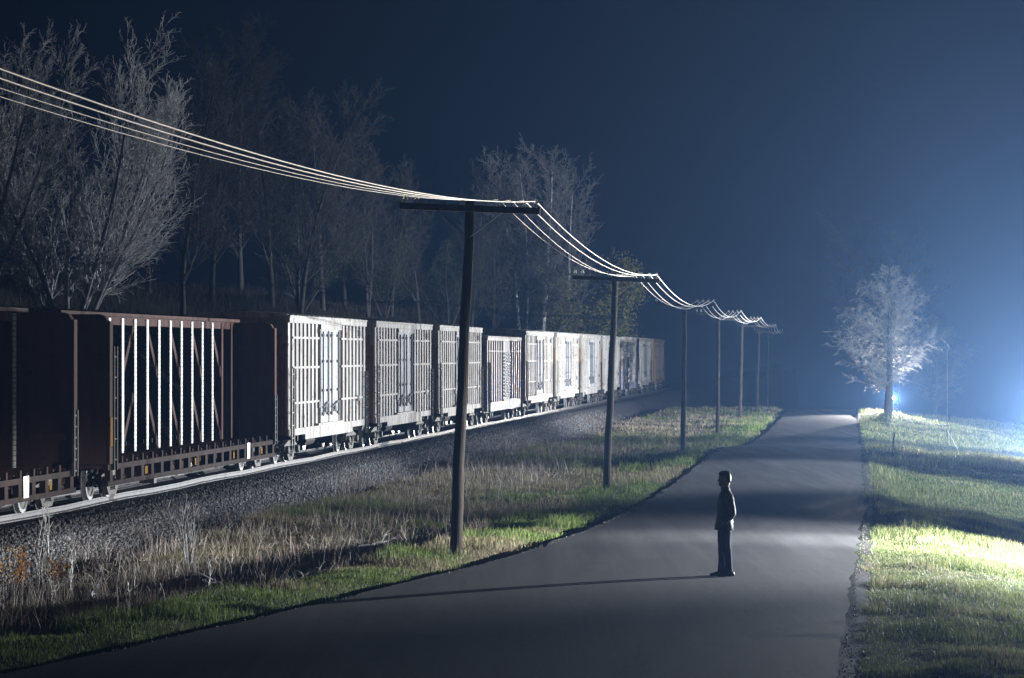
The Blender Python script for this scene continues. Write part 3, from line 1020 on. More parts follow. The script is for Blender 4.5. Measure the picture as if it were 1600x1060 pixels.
def make_old_boxcar(name, H=4.6):
    """older, lower boxcar: spray-painted outside posts and one corrugated sliding door"""
    root = empty(name)
    hl = BL / 2
    zs, zt = 0.95, H - 0.2
    MB().box(-hl + 0.05, hl - 0.05, -1.34, 1.34, zs, zt).build('body', M['rust_paint'], root)
    fr = MB()
    for s in (-1, 1):
        def bx(x0, x1, d0, d1, z0, z1):
            ya, yb = sorted((s * d0, s * d1))
            fr.box(x0, x1, ya, yb, z0, z1)
        bx(-hl, hl, 1.343, 1.48, zt - 0.14, zt)
        bx(-hl, hl, 1.343, 1.46, zs - 0.3, zs + 0.16)
        for k in range(7):
            x = -hl + 0.02 + k * 0.98
            bx(x, x + 0.34, 1.343, 1.45, zs + 0.162, zt - 0.142)
        for k in range(5):
            x = hl - 0.36 - k * 1.0
            bx(x, x + 0.34, 1.343, 1.45, zs + 0.162, zt - 0.142)
        bx(-hl + 0.3, -1.0, 1.452, 1.475, 3.7, 3.74)
        bx(2.1, hl - 0.3, 1.452, 1.475, 3.7, 3.74)
        bx(-1.2, 5.0, 1.343, 1.56, zs + 0.165, zs + 0.23)
    fr.build('side_frame', M['graffiti'], root)
    rf = MB()
    rf.prism_x([(-1.5, zt + 0.003), (-1.5, zt + 0.08), (0, zt + 0.2), (1.5, zt + 0.08), (1.5, zt + 0.003)], -hl - 0.02, hl + 0.02)
    rf.build('roof', M['white_paint'], root)
    for s in (-1, 1):
        e = MB()
        x0 = s * (hl - 0.047)
        e.box(min(x0, x0 + s * 0.05), max(x0, x0 + s * 0.05), -1.34, 1.34, zs, zt - 0.002)
        for k in range(8):
            z = zs + 0.15 + k * 0.42
            e.prism([(x0 + s * 0.05, z), (x0 + s * 0.09, z + 0.05), (x0 + s * 0.09, z + 0.28), (x0 + s * 0.05, z + 0.33)], -1.22, 1.22)
        e.build('end_wall', M['rust_paint'], root)
    for s in (-1, 1):
        d = MB()
        ya, yb = sorted((s * 1.37, s * 1.48))
        d.box(-0.95, 2.0, ya, yb, zs + 0.235, zt - 0.145)
        o = d.build('door', M['door_paint'], root)
        for k in range(13):
            z = zs + 0.42 + k * 0.185
            c_ = MB()
            pts = [(-0.85 + 2.75 * i / 10, s * 1.5, z + 0.035 * math.sin(i * 1.3 + k)) for i in range(11)]
            c_.tube(pts, 0.055, 6)
            c_.build('corrugation', M['door_paint'], o)
    for x0 in (-hl + 0.1, hl - 0.5):
        for s in (-1, 1):
            l = MB()
            ladder(l, x0, x0 + 0.42, s * 1.53, zs - 0.3, zs + 2.2, 6)
            l.build('ladder', M['dark_steel'], root)
    u = MB()
    u.box(-hl - 0.2, hl + 0.2, -0.35, 0.35, 0.62, 0.945)
    u.tube([(-1.5, -0.7, 0.62), (0.2, -0.7, 0.62)], 0.2, 10)
    u.build('underframe', M['dark_steel'], root)
    for x in (-hl + 1.75, hl - 1.75):
        add_bogie(root, x)
    add_coupler(root, -hl, -1)
    add_coupler(root, hl, 1)
    return root


def make_centerbeam(name):
    """bulkhead flat wagon with a tall truss down its middle"""
    root = empty(name)
    L2 = 10.75
    zd, zt = 0.86, 4.62
    s_ = MB()
    for s in (-1, 1):
        def bx(x0, x1, z0, z1, d0=1.32, d1=1.46):
            ya, yb = sorted((s * d0, s * d1))
            s_.box(x0, x1, ya, yb, z0, z1)
        bx(-L2, L2, zd - 0.1, zd + 0.03)
        bx(-L2, L2, zd - 0.5, zd - 0.38)
        n = 20
        for k in range(n):
            x = -L2 + 0.35 + k * (2 * L2 - 0.7) / (n - 1)
            bx(x - 0.14, x + 0.14, zd - 0.378, zd - 0.102)
            bx(x - 0.06, x + 0.06, zd + 0.032, zd + 0.2, 1.4, 1.47)       # stake heads
    s_.build('side_sill', M['sill_paint'], root)
    dk = MB()
    dk.box(-L2, L2, -1.315, 1.315, zd - 0.07, zd + 0.02)
    dk.box(-L2 - 0.6, L2 + 0.6, -0.35, 0.35, 0.42, zd - 0.073)
    for k in range(20):
        x = -L2 + 0.35 + k * (2 * L2 - 0.7) / 19
        dk.box(x - 0.05, x + 0.05, -1.312, 1.312, zd + 0.022, zd + 0.1)     # raised risers on the deck
    dk.tube([(-2, -0.8, 0.45), (0.4, -0.8, 0.45)], 0.17, 10)
    dk.build('deck', M['dark_oxide'], root)
    tc = MB()
    tc.box(-L2 - 0.05, L2 + 0.05, -0.3, 0.3, zt - 0.02, zt + 0.07)
    tc.box(-L2, L2, -0.2, 0.2, zt - 0.24, zt - 0.022)
    tc.build('top_chord', M['brace_paint'], root)
    n = 15
    for k in range(n):
        x = -L2 + 0.85 + k * (2 * L2 - 1.7) / (n - 1)
        far = k >= n - 2
        for s in (-1,):
            p = MB()
            ya, yb = sorted((s * 0.2, s * 0.23))
            p.box(x - 0.115, x + 0.115, ya, yb, zd + 0.105, zt - 0.06)
            p.build('post', M['brace_paint'] if far else M['post'], root)
    for k in range(7):
        x0 = -L2 + 0.85 + k * 2 * (2 * L2 - 1.7) / (n - 1)
        x1 = x0 + (2 * L2 - 1.7) / (n - 1)
        up = k < 3
        for z0, z1 in ((2.95, 4.36), (1.0, 2.5)):
            q = MB()
            a, b = ((x0 + 0.25, z0), (x1 + 0.15, z1)) if up else ((x1 + 0.25, z0), (x0 + 0.3, z1))
            q.bar((a[0], -0.12, a[1]), (b[0], -0.12, b[1]), 0.2, 0.03, up=(0, 1, 0))
            q.build('diagonal_brace', M['brace_paint'], root)
    for s in (-1, 1):
        bh = MB()
        xa, xb = sorted((s * L2, s * (L2 - 0.35)))
        outline = [(-1.46, zd + 0.04), (1.46, zd + 0.04), (1.46, zt - 0.25), (1.36, zt - 0.08), (1.2, zt - 0.03), (-1.2, zt - 0.03), (-1.36, zt - 0.08), (-1.46, zt - 0.25)]
        bh.prism_x(outline, xa + 0.05, xb - 0.05)
        for z in (1.6, 2.3, 3.0, 3.7):
            bh.box(xa, xa + 0.048, -1.3, 1.3, z, z + 0.16)
            bh.box(xb - 0.048, xb, -1.3, 1.3, z, z + 0.16)
        ob = bh.build('bulkhead', M['dark_oxide'], root)
        for yy in (-1, 1):
            ed = MB()
            ya, yb = sorted((yy * 1.462, yy * 1.5))
            ed.box(xa + 0.03, xb - 0.03, ya, yb, zd + 0.05, zt - 0.2)
            ed.build('edge_strip', M['brace_paint'] if s < 0 else M['dark_oxide'], ob)
        if s < 0:
            r = MB().box(xa + 0.06, xb - 0.06, -1.51, -1.502, 1.35, 2.05)
            r.build('reflector', M['yellow'], ob)
        g = MB()
        ladder(g, s * (L2 - 0.36) if s > 0 else -L2 + 0.4, (s * (L2 - 0.36) if s > 0 else -L2 + 0.4) + 0.3, -1.5, 0.75, 2.3 if s > 0 else 3.8, 6)
        g.build('ladder', M['iron'] if s > 0 else M['dark_steel'], root)
    for x, m_, w in ((-6.9, 'yellow', 0.3), (-1.0, 'yellow', 0.16), (4.2, 'yellow', 0.16), (8.4, 'yellow', 0.16)):
        r = MB().box(x, x + w, -1.472, -1.462, zd - 0.34, zd - 0.14)
        r.build('reflector', M[m_], root)
    r = MB().box(6.2, 6.62, -1.485, -1.473, zd - 0.42, zd + 0.06)
    r.build('placard', M['placard'], root)
    add_bogie(root, -L2 + 1.5)
    add_bogie(root, L2 - 1.5)
    bk = MB()
    bk.tube([(-3.6, -1.2, 0.4), (-1.2, -1.25, 0.3), (1.5, -1.25, 0.3)], 0.02, 6)
    bk.box(-5.2, -4.9, -1.3, -0.9, 0.2, 0.36)
    bk.bar((-5.05, -1.1, 0.34), (-3.6, -1.2, 0.4), 0.03)
    bk.build('brake_rigging', M['steel'], root)
    add_coupler(root, -L2, -1)
    add_coupler(root, L2, 1)
    return root


def put_car(root, y_near, body_len):
    """place a car so that the near end of its body is at depth y_near"""
    p = track_pt(TRACK_C, y_near, RAIL_TOP) + TDIR * (body_len / 2)
    root.location = p
    root.rotation_euler = (0, 0, ANG)
    return root


GROUP_BOX = 'boxcars of the freight train'
cb = make_centerbeam('centerbeam_flatcar')
box_src = make_boxcar('boxcar', M['shaded_wall_paint'], M['white_paint'], M['door_paint'], M['end_paint'], M['white_paint'])
old_src = make_old_boxcar('boxcar')
tan_src = make_boxcar('boxcar', M['tan_paint'], M['tan_paint'], M['tan_paint'], M['tan_paint'], M['tan_paint'])
km = kid_map()
cb2 = copy_tree(cb, km)
for o in COL.objects:                                     # the nearest flat wagon keeps white posts right up to its bulkhead
    if o.parent == cb2 and o.name.startswith('post') and o.data.materials[0] == M['brace_paint']:
        o.material_slots[0].link = 'OBJECT'
        o.material_slots[0].material = M['post']
put_car(cb, 73.4, 21.5)
put_car(cb2, 49.0, 21.5)
tag(cb, 'rust red centerbeam flat wagon with white posts between two bulkheads, coupled to the nearest boxcar', 'freight wagon', 'flat wagons of the freight train')
tag(cb2, 'nearest rust red centerbeam flat wagon, cut off at one end, only one bulkhead showing', 'freight wagon', 'flat wagons of the freight train')
labels = [
    'nearest white boxcar, coupled to the rust red flat wagon, lettering high on its end',
    'second white boxcar of the train, with 614 on the grey top of its tan end',
    'third white boxcar, cut through by the nearest telegraph pole, 12 on its end',
    'graffiti covered boxcar with dark posts and one corrugated white door behind the nearest pole',
    'white boxcar coupled directly behind the graffiti covered boxcar with the corrugated door',
    'white boxcar second behind the graffiti covered boxcar, midway to the second telegraph pole',
    'white boxcar just before the second telegraph pole, on the nearer side of it',
    'white boxcar partly hidden by the second telegraph pole',
    'low grey boxcar with a corrugated door, lower than its neighbours, past the second pole',
    'white boxcar taller than the low grey one in front, third to last wagon standing in dim light',
    'brownish tan boxcar at the dim far end of the freight train',
]
labels[9] = 'tall white boxcar right behind the low grey boxcar, next to last of the train'
kinds = [box_src, box_src, box_src, old_src, box_src, box_src, box_src, box_src, old_src, box_src, tan_src]
used = set()
cars = []
for i, src in enumerate(kinds):
    o = src if src.name not in used else copy_tree(src, km)
    used.add(src.name)
    put_car(o, 97.0 + 17.7 * i + (0.06 * max(0, i - 6) ** 2 * 4 if i > 6 else 0), BL)
    tag(o, labels[i], 'boxcar', GROUP_BOX)
    cars.append(o)
# lettering on the ends that face the camera
for i, (txt, size, yoff) in enumerate((('FBOX 504344', 0.2, 0.1), ('614', 0.2, -0.95), ('12', 0.2, -1.08))):
    o = link_mesh('lettering', text_mesh(txt, size, M['black']), None, cars[i])
    o.rotation_euler = (PI / 2, 0, -PI / 2)
    o.location = (-BL / 2 - 0.006, yoff, 4.22)


# ------------------------------------------------------------------ telegraph poles and wires
ARM_DIR = Vector((1, -M_DIR, 0)).normalized()
POLES = [  # base px, base y px, depth, top px, top y px
    (711, 868, 57.6, 735, 313), (947, 770, 93.0, 962, 428), (1067, 709, 133.0, 1070, 470), (1121, 660, 172.0, 1123, 486),
    (1156, 655, 208.0, 1160, 496), (1183, 642, 240.0, 1187, 507), (1199, 636, 276.0, 1201, 516)]
P_LABEL = [
    'nearest and tallest dark wooden telegraph pole, standing on the grassy verge by the road',
    'second dark wooden telegraph pole, standing in front of the far boxcars',
    'third telegraph pole, right of the last boxcar, its right side lit pale',
    'dark telegraph pole just behind the third pole, fourth of the row',
    'dark telegraph pole fifth in the row, on the shadowed slope by the road',
    'thin pale lit telegraph pole sixth in the row, standing on the road crest',
    'faint last telegraph pole of the row, rising beyond the road crest']
PINS = [-1.27, -1.04, 0.56, 0.80, 1.05, 1.27]
pin_pts = []


def make_pole(i, spec):
    bx_, by_, Y, tx, ty = spec
    base = at(bx_, by_, Y)
    base.z = ground1(base.x, base.y)
    top = at(tx, ty, Y)
    root = empty('telegraph_pole', base)
    v = top - base
    n = 9
    sh = MB()
    pts = [v * (k / (n - 1)) + Vector((0.012 * math.sin(k * 2.1 + i), 0, 0)) for k in range(n)]
    pts[0] = pts[0] - Vector((0, 0, 0.25))
    sh.tube(pts, [0.118 - 0.03 * k / (n - 1) for k in range(n)], 14)
    sh.build('shaft', M['wood'], root, True)
    lean = math.atan2(v.x, v.z)
    up = v.normalized()
    side = (ARM_DIR - up * ARM_DIR.dot(up)).normalized()
    fwd = side.cross(up)
    armc = v - up * 0.17 - fwd * 0.0 + Vector((0, -0.16, 0))
    a = MB()
    a.bar(armc - side * 1.36, armc + side * 1.36, 0.1, 0.125, up=up)
    a.build('crossarm', M['arm_wood'], root)
    for s in (-1, 1):
        b = MB()
        b.bar(armc + side * (s * 0.62) - up * 0.06 + Vector((0, -0.06, 0)), v - up * 0.72 + side * (s * 0.02) + Vector((0, -0.15, 0)), 0.035, 0.012)
        b.build('brace', M['iron'], root)
    ins = MB()
    prof = [(0.012, -0.06), (0.014, 0.03), (0.045, 0.035), (0.05, 0.06), (0.034, 0.075), (0.034, 0.1), (0.042, 0.115), (0.03, 0.135), (0.01, 0.14)]
    im = MB().lathe(prof, (0, 0, 0), 'Z', 12).mesh('insulator', M['glass'], True)
    out = []
    for p in PINS:
        o = link_mesh('insulator', im, None, root)
        o.location = armc + side * p + up * 0.1
        out.append(base + o.location + up * 0.09)
    for p in (-0.8, -0.5, -0.22):
        q = MB().tube([armc + side * p + up * 0.05, armc + side * p + up * 0.16], 0.008, 6)
        q.build('pin', M['iron'], root)
    tag(root, P_LABEL[i], 'telegraph pole', 'telegraph poles along the road')
    return out


for i, s in enumerate(POLES):
    pin_pts.append(make_pole(i, s))
W_LABEL = [
    'thin overhead wire on the insulators closest to the poles',
    'thin overhead wire second out from the poles, dipping lowest between them',
    'thick bright overhead wire next to the outermost one',
    'thick bright overhead wire on the outermost insulators at the road side crossarm ends']
for w in range(4):
    pts = []
    first = pin_pts[0][2 + w]
    prev = Vector((first.x - M_DIR * 63.6, first.y - 63.6, first.z - 0.02))
    chain = [prev] + [p[2 + w] for p in pin_pts]
    for k in range(len(chain) - 1):
        a, b = chain[k], chain[k + 1]
        span = (b - a).length
        sag = (0.9 if k == 0 else 0.45 * (span / 36) ** 2) * (1.0, 1.12 if k else 1.0, 1.05 if k else 1.0, 1.0)[w] + (0.06 if w < 2 and k else 0)
        m_ = 40 if k < 3 else 24
        for j in range(m_ + (1 if k == len(chain) - 2 else 0)):
            t = j / m_
            p = a.lerp(b, t)
            p.z -= sag * 4 * t * (1 - t)
            pts.append(p)
    r = (0.0055, 0.006, 0.0105, 0.0115)[w]
    rs = [r * max(1.0, p.y / 130) for p in pts]
    o = MB().tube(pts, rs, 6).build('overhead_wire', M['wire'], None, True)
    tag(o, W_LABEL[w], 'wire', 'overhead wires of the pole line')


# ------------------------------------------------------------------ trees
def prism_mesh(name, segs, sides, mat):
    S = np.array(segs, dtype=np.float64)          # x0 y0 z0 r0 x1 y1 z1 r1
    A, B = S[:, 0:3], S[:, 4:7]
    T = B - A
    T /= np.linalg.norm(T, axis=1, keepdims=True) + 1e-9
    ref = np.where(np.abs(T[:, 2:3]) > 0.9, np.array([[1.0, 0, 0]]), np.array([[0, 0, 1.0]]))
    U = np.cross(T, ref)
    U /= np.linalg.norm(U, axis=1, keepdims=True) + 1e-9
    W = np.cross(T, U)
    V = np.zeros((len(S), 2, sides, 3))
    for k in range(sides):
        a = 2 * PI * k / sides
        dvec = U * math.cos(a) + W * math.sin(a)
        V[:, 0, k] = A + dvec * S[:, 3:4]
        V[:, 1, k] = B + dvec * S[:, 7:8]
    b = (np.arange(len(S)) * 2 * sides)[:, None]
    Fq = []
    for k in range(sides):
        k2 = (k + 1) % sides
        Fq.append(np.concatenate([b + k, b + k2, b + sides + k2, b + sides + k], 1))
    me = np_mesh(name, V.reshape(-1, 3), [np.concatenate(Fq)])
    me.materials.append(mat)
    return me


def rot_about(v, axis, ang):
    return Matrix.Rotation(ang, 3, axis) @ v


def grow(rnd, segs_by_level, p, d, length, r, level, maxlev, prm, tips):
    n = prm['steps'][level]
    step = length / n
    pts = [(p.copy(), r)]
    q, dd = p.copy(), d.copy()
    for i in range(n):
        dd = (dd + Vector((rnd.gauss(0, 1), rnd.gauss(0, 1), rnd.gauss(0, 1))) * prm['wander'][level] + Vector((0, 0, prm['grav'][level]))).normalized()
        q2 = q + dd * step
        r2 = r * (1 - (i + 1) / n * (1 - prm['taper'][level]))
        segs_by_level[min(level, 2)].append((q.x, q.y, q.z, pts[-1][1], q2.x, q2.y, q2.z, r2))
        q = q2
        pts.append((q.copy(), r2))
    if level == maxlev:
        tips.append((q, dd))
        return
    kids = prm['kids'][level]
    for j in range(kids):
        t = prm['start'][level] + (1 - prm['start'][level]) * (j + rnd.random()) / kids
        f = t * n
        i0 = min(int(f), n - 1)
        pp = pts[i0][0].lerp(pts[i0 + 1][0], f - i0)
        axis_d = (pts[i0 + 1][0] - pts[i0][0]).normalized()
        perp = rot_about(axis_d.orthogonal().normalized(), axis_d, rnd.uniform(0, 2 * PI))
        ang = math.radians(rnd.gauss(prm['angle'][level], 9))
        nd = (axis_d * math.cos(ang) + perp * math.sin(ang)).normalized()
        ll = prm['len'][level] * length * rnd.uniform(0.9 - prm.get('var', 0.25), 0.9 + prm.get('var', 0.25)) * (prm['prof'](t) if level == 0 and 'prof' in prm else (1.15 - 0.6 * t))
        rr = max(prm['rmin'], min(pts[i0][1] * 0.8, pts[i0][1] * prm['rad'][level] * rnd.uniform(0.7, 1.1)))
        grow(rnd, segs_by_level, pp, nd, ll, rr, level + 1, maxlev, prm, tips)


def leaf_cards(tips, rnd, per, size, spread, ca, cb_):
    n = len(tips) * per
    base = np.repeat(np.array([[t[0].x, t[0].y, t[0].z] for t in tips]), per, 0)
    g = np.random.default_rng(rnd.randint(0, 9999))
    base += g.normal(0, spread, base.shape)
    a = g.normal(0, 1, (n, 3)); a /= np.linalg.norm(a, axis=1, keepdims=True)
    b = g.normal(0, 1, (n, 3)); b -= a * (a * b).sum(1, keepdims=True); b /= np.linalg.norm(b, axis=1, keepdims=True)
    s = g.uniform(0.5, 1.2, (n, 1)) * size
    V = np.stack([base - a * s, base + b * s * 0.5, base + a * s, base - b * s * 0.5], 1).reshape(-1, 3)
    q = (np.arange(n) * 4)[:, None] + np.arange(4)[None]
    t = g.uniform(0, 1, (n, 1))
    col = (np.array(ca) * (1 - t) + np.array(cb_) * t) * g.uniform(0.7, 1.3, (n, 1))
    return np_mesh('foliage', V, [q], {'col': np.repeat(col, 4, 0)})


def tree_meshes(seed, stems, height, r0, prm, maxlev, m_trunk, m_twig, leaves=None, spread=0.0, tip_min=0.0):
    rnd = random.Random(seed)
    segs = {0: [], 1: [], 2: []}
    tips = []
    for s in range(stems):
        a = 2 * PI * s / max(1, stems) + rnd.uniform(-0.4, 0.4)
        off = Vector((math.cos(a), math.sin(a), 0)) * (0.05 * stems if stems > 1 else 0)
        d = Vector((math.cos(a) * spread, math.sin(a) * spread, 1)).normalized() if stems > 1 else Vector((rnd.gauss(0, 0.03), rnd.gauss(0, 0.03), 1)).normalized()
        hh = height * rnd.uniform(0.8, 1.05) if stems > 1 else height
        grow(rnd, segs, off - Vector((0, 0, 0.3)), d, hh + 0.3, r0 * (rnd.uniform(0.6, 1.0) if stems > 1 else 1), 0, maxlev, prm, tips)
    tm = prism_mesh('trunk', segs[0], 8, m_trunk)
    cm = prism_mesh('crown', segs[1] + segs[2], 3, m_twig)
    lm = None
    if leaves:
        lm = leaf_cards(tips, rnd, *leaves)
        lm.materials.append(M['leaf'])
    return tm, cm, lm


def place_tree(name, meshes, loc, rz, sc, label, group):
    root = empty(name, loc, rz)
    root.scale = (sc, sc, sc)
    link_mesh('trunk', meshes[0], None, root)
    link_mesh('crown', meshes[1], None, root)
    if meshes[2] is not None:
        link_mesh('foliage', meshes[2], None, root)
    tag(root, label, 'tree', group)
    return root


P_MULTI = dict(steps=[9, 6, 4, 3], wander=[0.05, 0.1, 0.14, 0.18], grav=[0.02, 0.09, 0.06, 0.03], taper=[0.15, 0.25, 0.4, 0.5], kids=[20, 10, 7],
               start=[0.1, 0.1, 0.1], angle=[36, 36, 38], len=[0.38, 0.46, 0.42], rad=[0.36, 0.5, 0.6], rmin=0.0105)
P_BARE = dict(steps=[10, 6, 4, 3], wander=[0.04, 0.1, 0.14, 0.18], grav=[0.0, 0.06, 0.05, 0.03], taper=[0.15, 0.25, 0.4, 0.5], kids=[34, 11, 8],
              start=[0.16, 0.12, 0.1], angle=[40, 38, 42], len=[0.36, 0.42, 0.42], rad=[0.36, 0.5, 0.6], rmin=0.017)
P_LONE = dict(steps=[10, 7, 5, 4], wander=[0.025, 0.07, 0.1, 0.14], grav=[0.0, 0.0, -0.05, -0.12], taper=[0.12, 0.25, 0.4, 0.5], kids=[84, 12, 10],
              start=[0.17, 0.06, 0.05], angle=[58, 44, 46], len=[0.47, 0.33, 0.45], rad=[0.17, 0.5, 0.6], rmin=0.012, var=0.12,
              prof=lambda t: float(np.interp(t, [0.16, 0.24, 0.36, 0.5, 0.65, 0.8, 0.92, 1.0], [0.45, 0.9, 1.06, 0.95, 0.74, 0.5, 0.28, 0.14])))

T_MULTI = tree_meshes(11, 9, 9.2, 0.15, P_MULTI, 3, M['bark_pale'], M['twig_grey'], spread=0.5)
T_MULTI2 = tree_meshes(12, 6, 9.5, 0.15, P_MULTI, 3, M['bark_pale'], M['twig_grey'], spread=0.36)
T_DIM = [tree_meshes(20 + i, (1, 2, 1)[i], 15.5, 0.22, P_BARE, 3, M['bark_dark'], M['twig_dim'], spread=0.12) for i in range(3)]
T_BIRCH = [tree_meshes(40 + i, (2, 1)[i], 16.0, 0.2, P_BARE, 3, M['bark_birch'], M['twig'], spread=0.12) for i in range(2)]
T_BUD = tree_meshes(60, 3, 9.0, 0.16, P_MULTI, 3, M['bark_dark'], M['twig_dim'], leaves=(2, 0.07, 0.25, (0.04, 0.055, 0.025), (0.075, 0.09, 0.035)), spread=0.45)
T_LEAFY = tree_meshes(61, 4, 8.6, 0.16, P_MULTI, 3, M['bark_dark'], M['twig_dim'], leaves=(6, 0.12, 0.3, (0.2, 0.19, 0.05), (0.32, 0.3, 0.09)), spread=0.35)
T_LONE = tree_meshes(71, 1, 11.2, 0.34, P_LONE, 3, M['bark_dark'], M['twig_lone'])


def hill_tree(name, meshes, px, y, top_py, nominal_h, label, group='bare trees on the bank behind the train', rz=0.0):
    x = (px - CX) / F_PX * y
    z = ground1(x, y)
    top = CAM_Z - (top_py - HY) / F_PX * y
    return place_tree(name, meshes, (x, y, z - 0.1), rz, max(0.3, (top - z) / nominal_h), label, group)


hill_tree('bare_tree', T_MULTI, 108, 121, 28, 10.6, 'bright pale many-stemmed bare tree at the top left, crossed by the wires', rz=0.7)
hill_tree('bare_tree', T_MULTI2, -22, 119, -5, 10.6, 'pale bare tree cut off by the left edge, beside the bright many-stemmed tree', rz=2.2)
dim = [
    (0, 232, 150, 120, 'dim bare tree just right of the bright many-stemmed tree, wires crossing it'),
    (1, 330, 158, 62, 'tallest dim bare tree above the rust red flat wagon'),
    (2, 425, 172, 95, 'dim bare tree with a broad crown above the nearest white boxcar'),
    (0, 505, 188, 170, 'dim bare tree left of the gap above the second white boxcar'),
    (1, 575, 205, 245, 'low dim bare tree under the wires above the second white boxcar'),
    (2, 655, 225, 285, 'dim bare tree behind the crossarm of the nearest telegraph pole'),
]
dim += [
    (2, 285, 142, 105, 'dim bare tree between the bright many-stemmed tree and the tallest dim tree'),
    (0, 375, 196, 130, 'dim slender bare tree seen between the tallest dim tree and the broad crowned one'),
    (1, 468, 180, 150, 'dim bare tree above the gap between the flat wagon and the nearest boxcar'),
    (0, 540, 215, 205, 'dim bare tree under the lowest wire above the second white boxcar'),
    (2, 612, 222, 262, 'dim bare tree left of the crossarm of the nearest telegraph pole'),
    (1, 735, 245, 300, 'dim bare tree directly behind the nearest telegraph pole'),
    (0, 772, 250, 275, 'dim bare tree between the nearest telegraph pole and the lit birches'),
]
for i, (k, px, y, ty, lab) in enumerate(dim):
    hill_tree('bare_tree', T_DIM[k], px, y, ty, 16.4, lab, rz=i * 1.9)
hill_tree('budding_tree', T_BUD, 470, 182, 300, 10.2, 'small dark budding tree low on the bank above the nearest boxcar', 'trees in young leaf on the bank', rz=0.3)
hill_tree('budding_tree', T_BUD, 600, 214, 345, 10.2, 'dark budding tree low on the bank left of the nearest telegraph pole', 'trees in young leaf on the bank', rz=1.6)
hill_tree('budding_tree', T_BUD, 700, 240, 350, 10.2, 'greenish budding tree right behind the nearest telegraph pole', 'trees in young leaf on the bank', rz=2.9)
hill_tree('birch_tree', T_BIRCH[0], 818, 262, 252, 17.0, 'birch with two white trunks, left one of the lit clump behind the crossarm end', 'birches on the bank', rz=0.4)
hill_tree('birch_tree', T_BIRCH[1], 845, 264, 246, 17.0, 'birch with one leaning white trunk, tallest of the lit clump', 'birches on the bank', rz=1.4)
hill_tree('birch_tree', T_BIRCH[1], 888, 272, 275, 17.0, 'bare birch at the right edge of the lit clump, above the leafy yellow green tree', 'birches on the bank', rz=3.6)
hill_tree('leafy_tree', T_LEAFY, 897, 270, 400, 9.6, 'low yellow green tree in young leaf behind the second telegraph pole', 'trees in young leaf on the bank', rz=0.9)

# the lone tree by the road, the tree behind it and the tall faint one beyond
lx, ly = 27.05, 215.0
place_tree('round_crowned_tree', T_LONE, (lx, ly, ground1(lx, ly) - 0.1), 0.5, 11.2 / 11.9, 'round crowned tree glowing beside the road, a lamp behind its trunk', 'trees beside the road')
p = at(1462, 652, 252)
place_tree('round_crowned_tree', T_LONE, (p.x, p.y, ground1(p.x, p.y) - 0.1), 2.6, 0.8, 'fainter rounded tree in the haze behind and right of the glowing roadside tree', 'trees beside the road')
p = at(1398, 650, 285)
place_tree('bare_tree', T_DIM[1], (p.x, p.y, ground1(p.x, p.y) - 0.1), 0.2, 1.2, 'tall faint bare tree whose top shows above the glowing roadside tree', 'trees beside the road')


# ------------------------------------------------------------------ small plants, dead branches, stake
def make_shrub(name, loc, h, n, mat_, label, cat, group, leaves=None, seed=1, splay=0.35, r=0.008):
    rnd = random.Random(seed)
    root = empty(name, loc)
    segs, tips = [], []
    for i in range(n):
        a = rnd.uniform(0, 2 * PI)
        d = Vector((math.cos(a) * splay * rnd.random(), math.sin(a) * splay * rnd.random(), 1)).normalized()
        p = Vector((math.cos(a), math.sin(a), 0)) * (0.0 if n < 4 else 0.012 if n < 9 else 0.05) - Vector((0, 0, 0.05))
        hh = h * rnd.uniform(0.6, 1.05)
        for k in range(5):
            d = (d + Vector((rnd.gauss(0, 0.12), rnd.gauss(0, 0.12), 0.02))).normalized()
            q = p + d * hh / 5
            segs.append((*p, r * (1 - k * 0.15), *q, r * (1 - (k + 1) * 0.15)))
            if k > 0:
                for _ in range(2):
                    dd = (d + Vector((rnd.gauss(0, 0.6), rnd.gauss(0, 0.6), 0.1))).normalized()
                    e_ = q + dd * hh * rnd.uniform(0.08, 0.2)
                    segs.append((*q, r * 0.6, *e_, r * 0.3))
                    tips.append((e_, dd))
            p = q
    me_ = prism_mesh('stems', segs, 4, mat_)
    link_mesh('stems', me_, None, root)
    if leaves:
        lm = leaf_cards(tips, rnd, *leaves)
        lm.materials.append(M['leaf'])
        link_mesh('foliage', lm, None, root)
    tag(root, label, cat, group)
    return root


def gpt(px, py, y):
    x = (px - CX) / F_PX * y
    return Vector((x, y, ground1(x, y)))


make_shrub('leafy_shrub', gpt(28, 905, 58), 0.95, 14, M['twig_dim'], 'shrub with small orange leaves at the left edge below the rails', 'shrub', 'shrubs by the ballast',
           (3, 0.035, 0.05, (0.42, 0.17, 0.03), (0.55, 0.27, 0.05)), 3, 0.5)
make_shrub('leafy_shrub', gpt(95, 905, 60), 0.6, 9, M['twig_dim'], 'low sparse orange shrub right of the taller orange shrub', 'shrub', 'shrubs by the ballast',
           (2, 0.03, 0.05, (0.38, 0.16, 0.04), (0.5, 0.24, 0.06)), 5, 0.5)
sap = [(112, 54.5, 1.0), (80, 53.5, 0.7), (212, 52.5, 0.75), (240, 53.5, 0.6), (325, 53.0, 0.9), (296, 62, 1.3), (60, 62, 1.2), (75, 63, 1.1)]
sl = ['pale sapling stem standing in the dark ditch, the tallest near the left corner', 'short pale sapling stem at the left end of the ditch',
      'pale sapling stem in the ditch below the fallen branches', 'short pale sapling stem just right of another in the ditch',
      'forked pale sapling in the ditch under the pale dead branches', 'tall brown weed clump standing against the ballast under the flat wagon',
      'tall pale weed stalks at the foot of the ballast near the left edge', 'pale weed stalk right beside the taller stalks by the ballast']
for i, (px, y, h) in enumerate(sap):
    make_shrub('sapling', gpt(px, 0, y), h, 2 if i not in (5,) else 10, M['twig_pale'] if i not in (5,) else M['twig'], sl[i], 'sapling', 'saplings in the ditch', None, 30 + i, 0.25, 0.014)
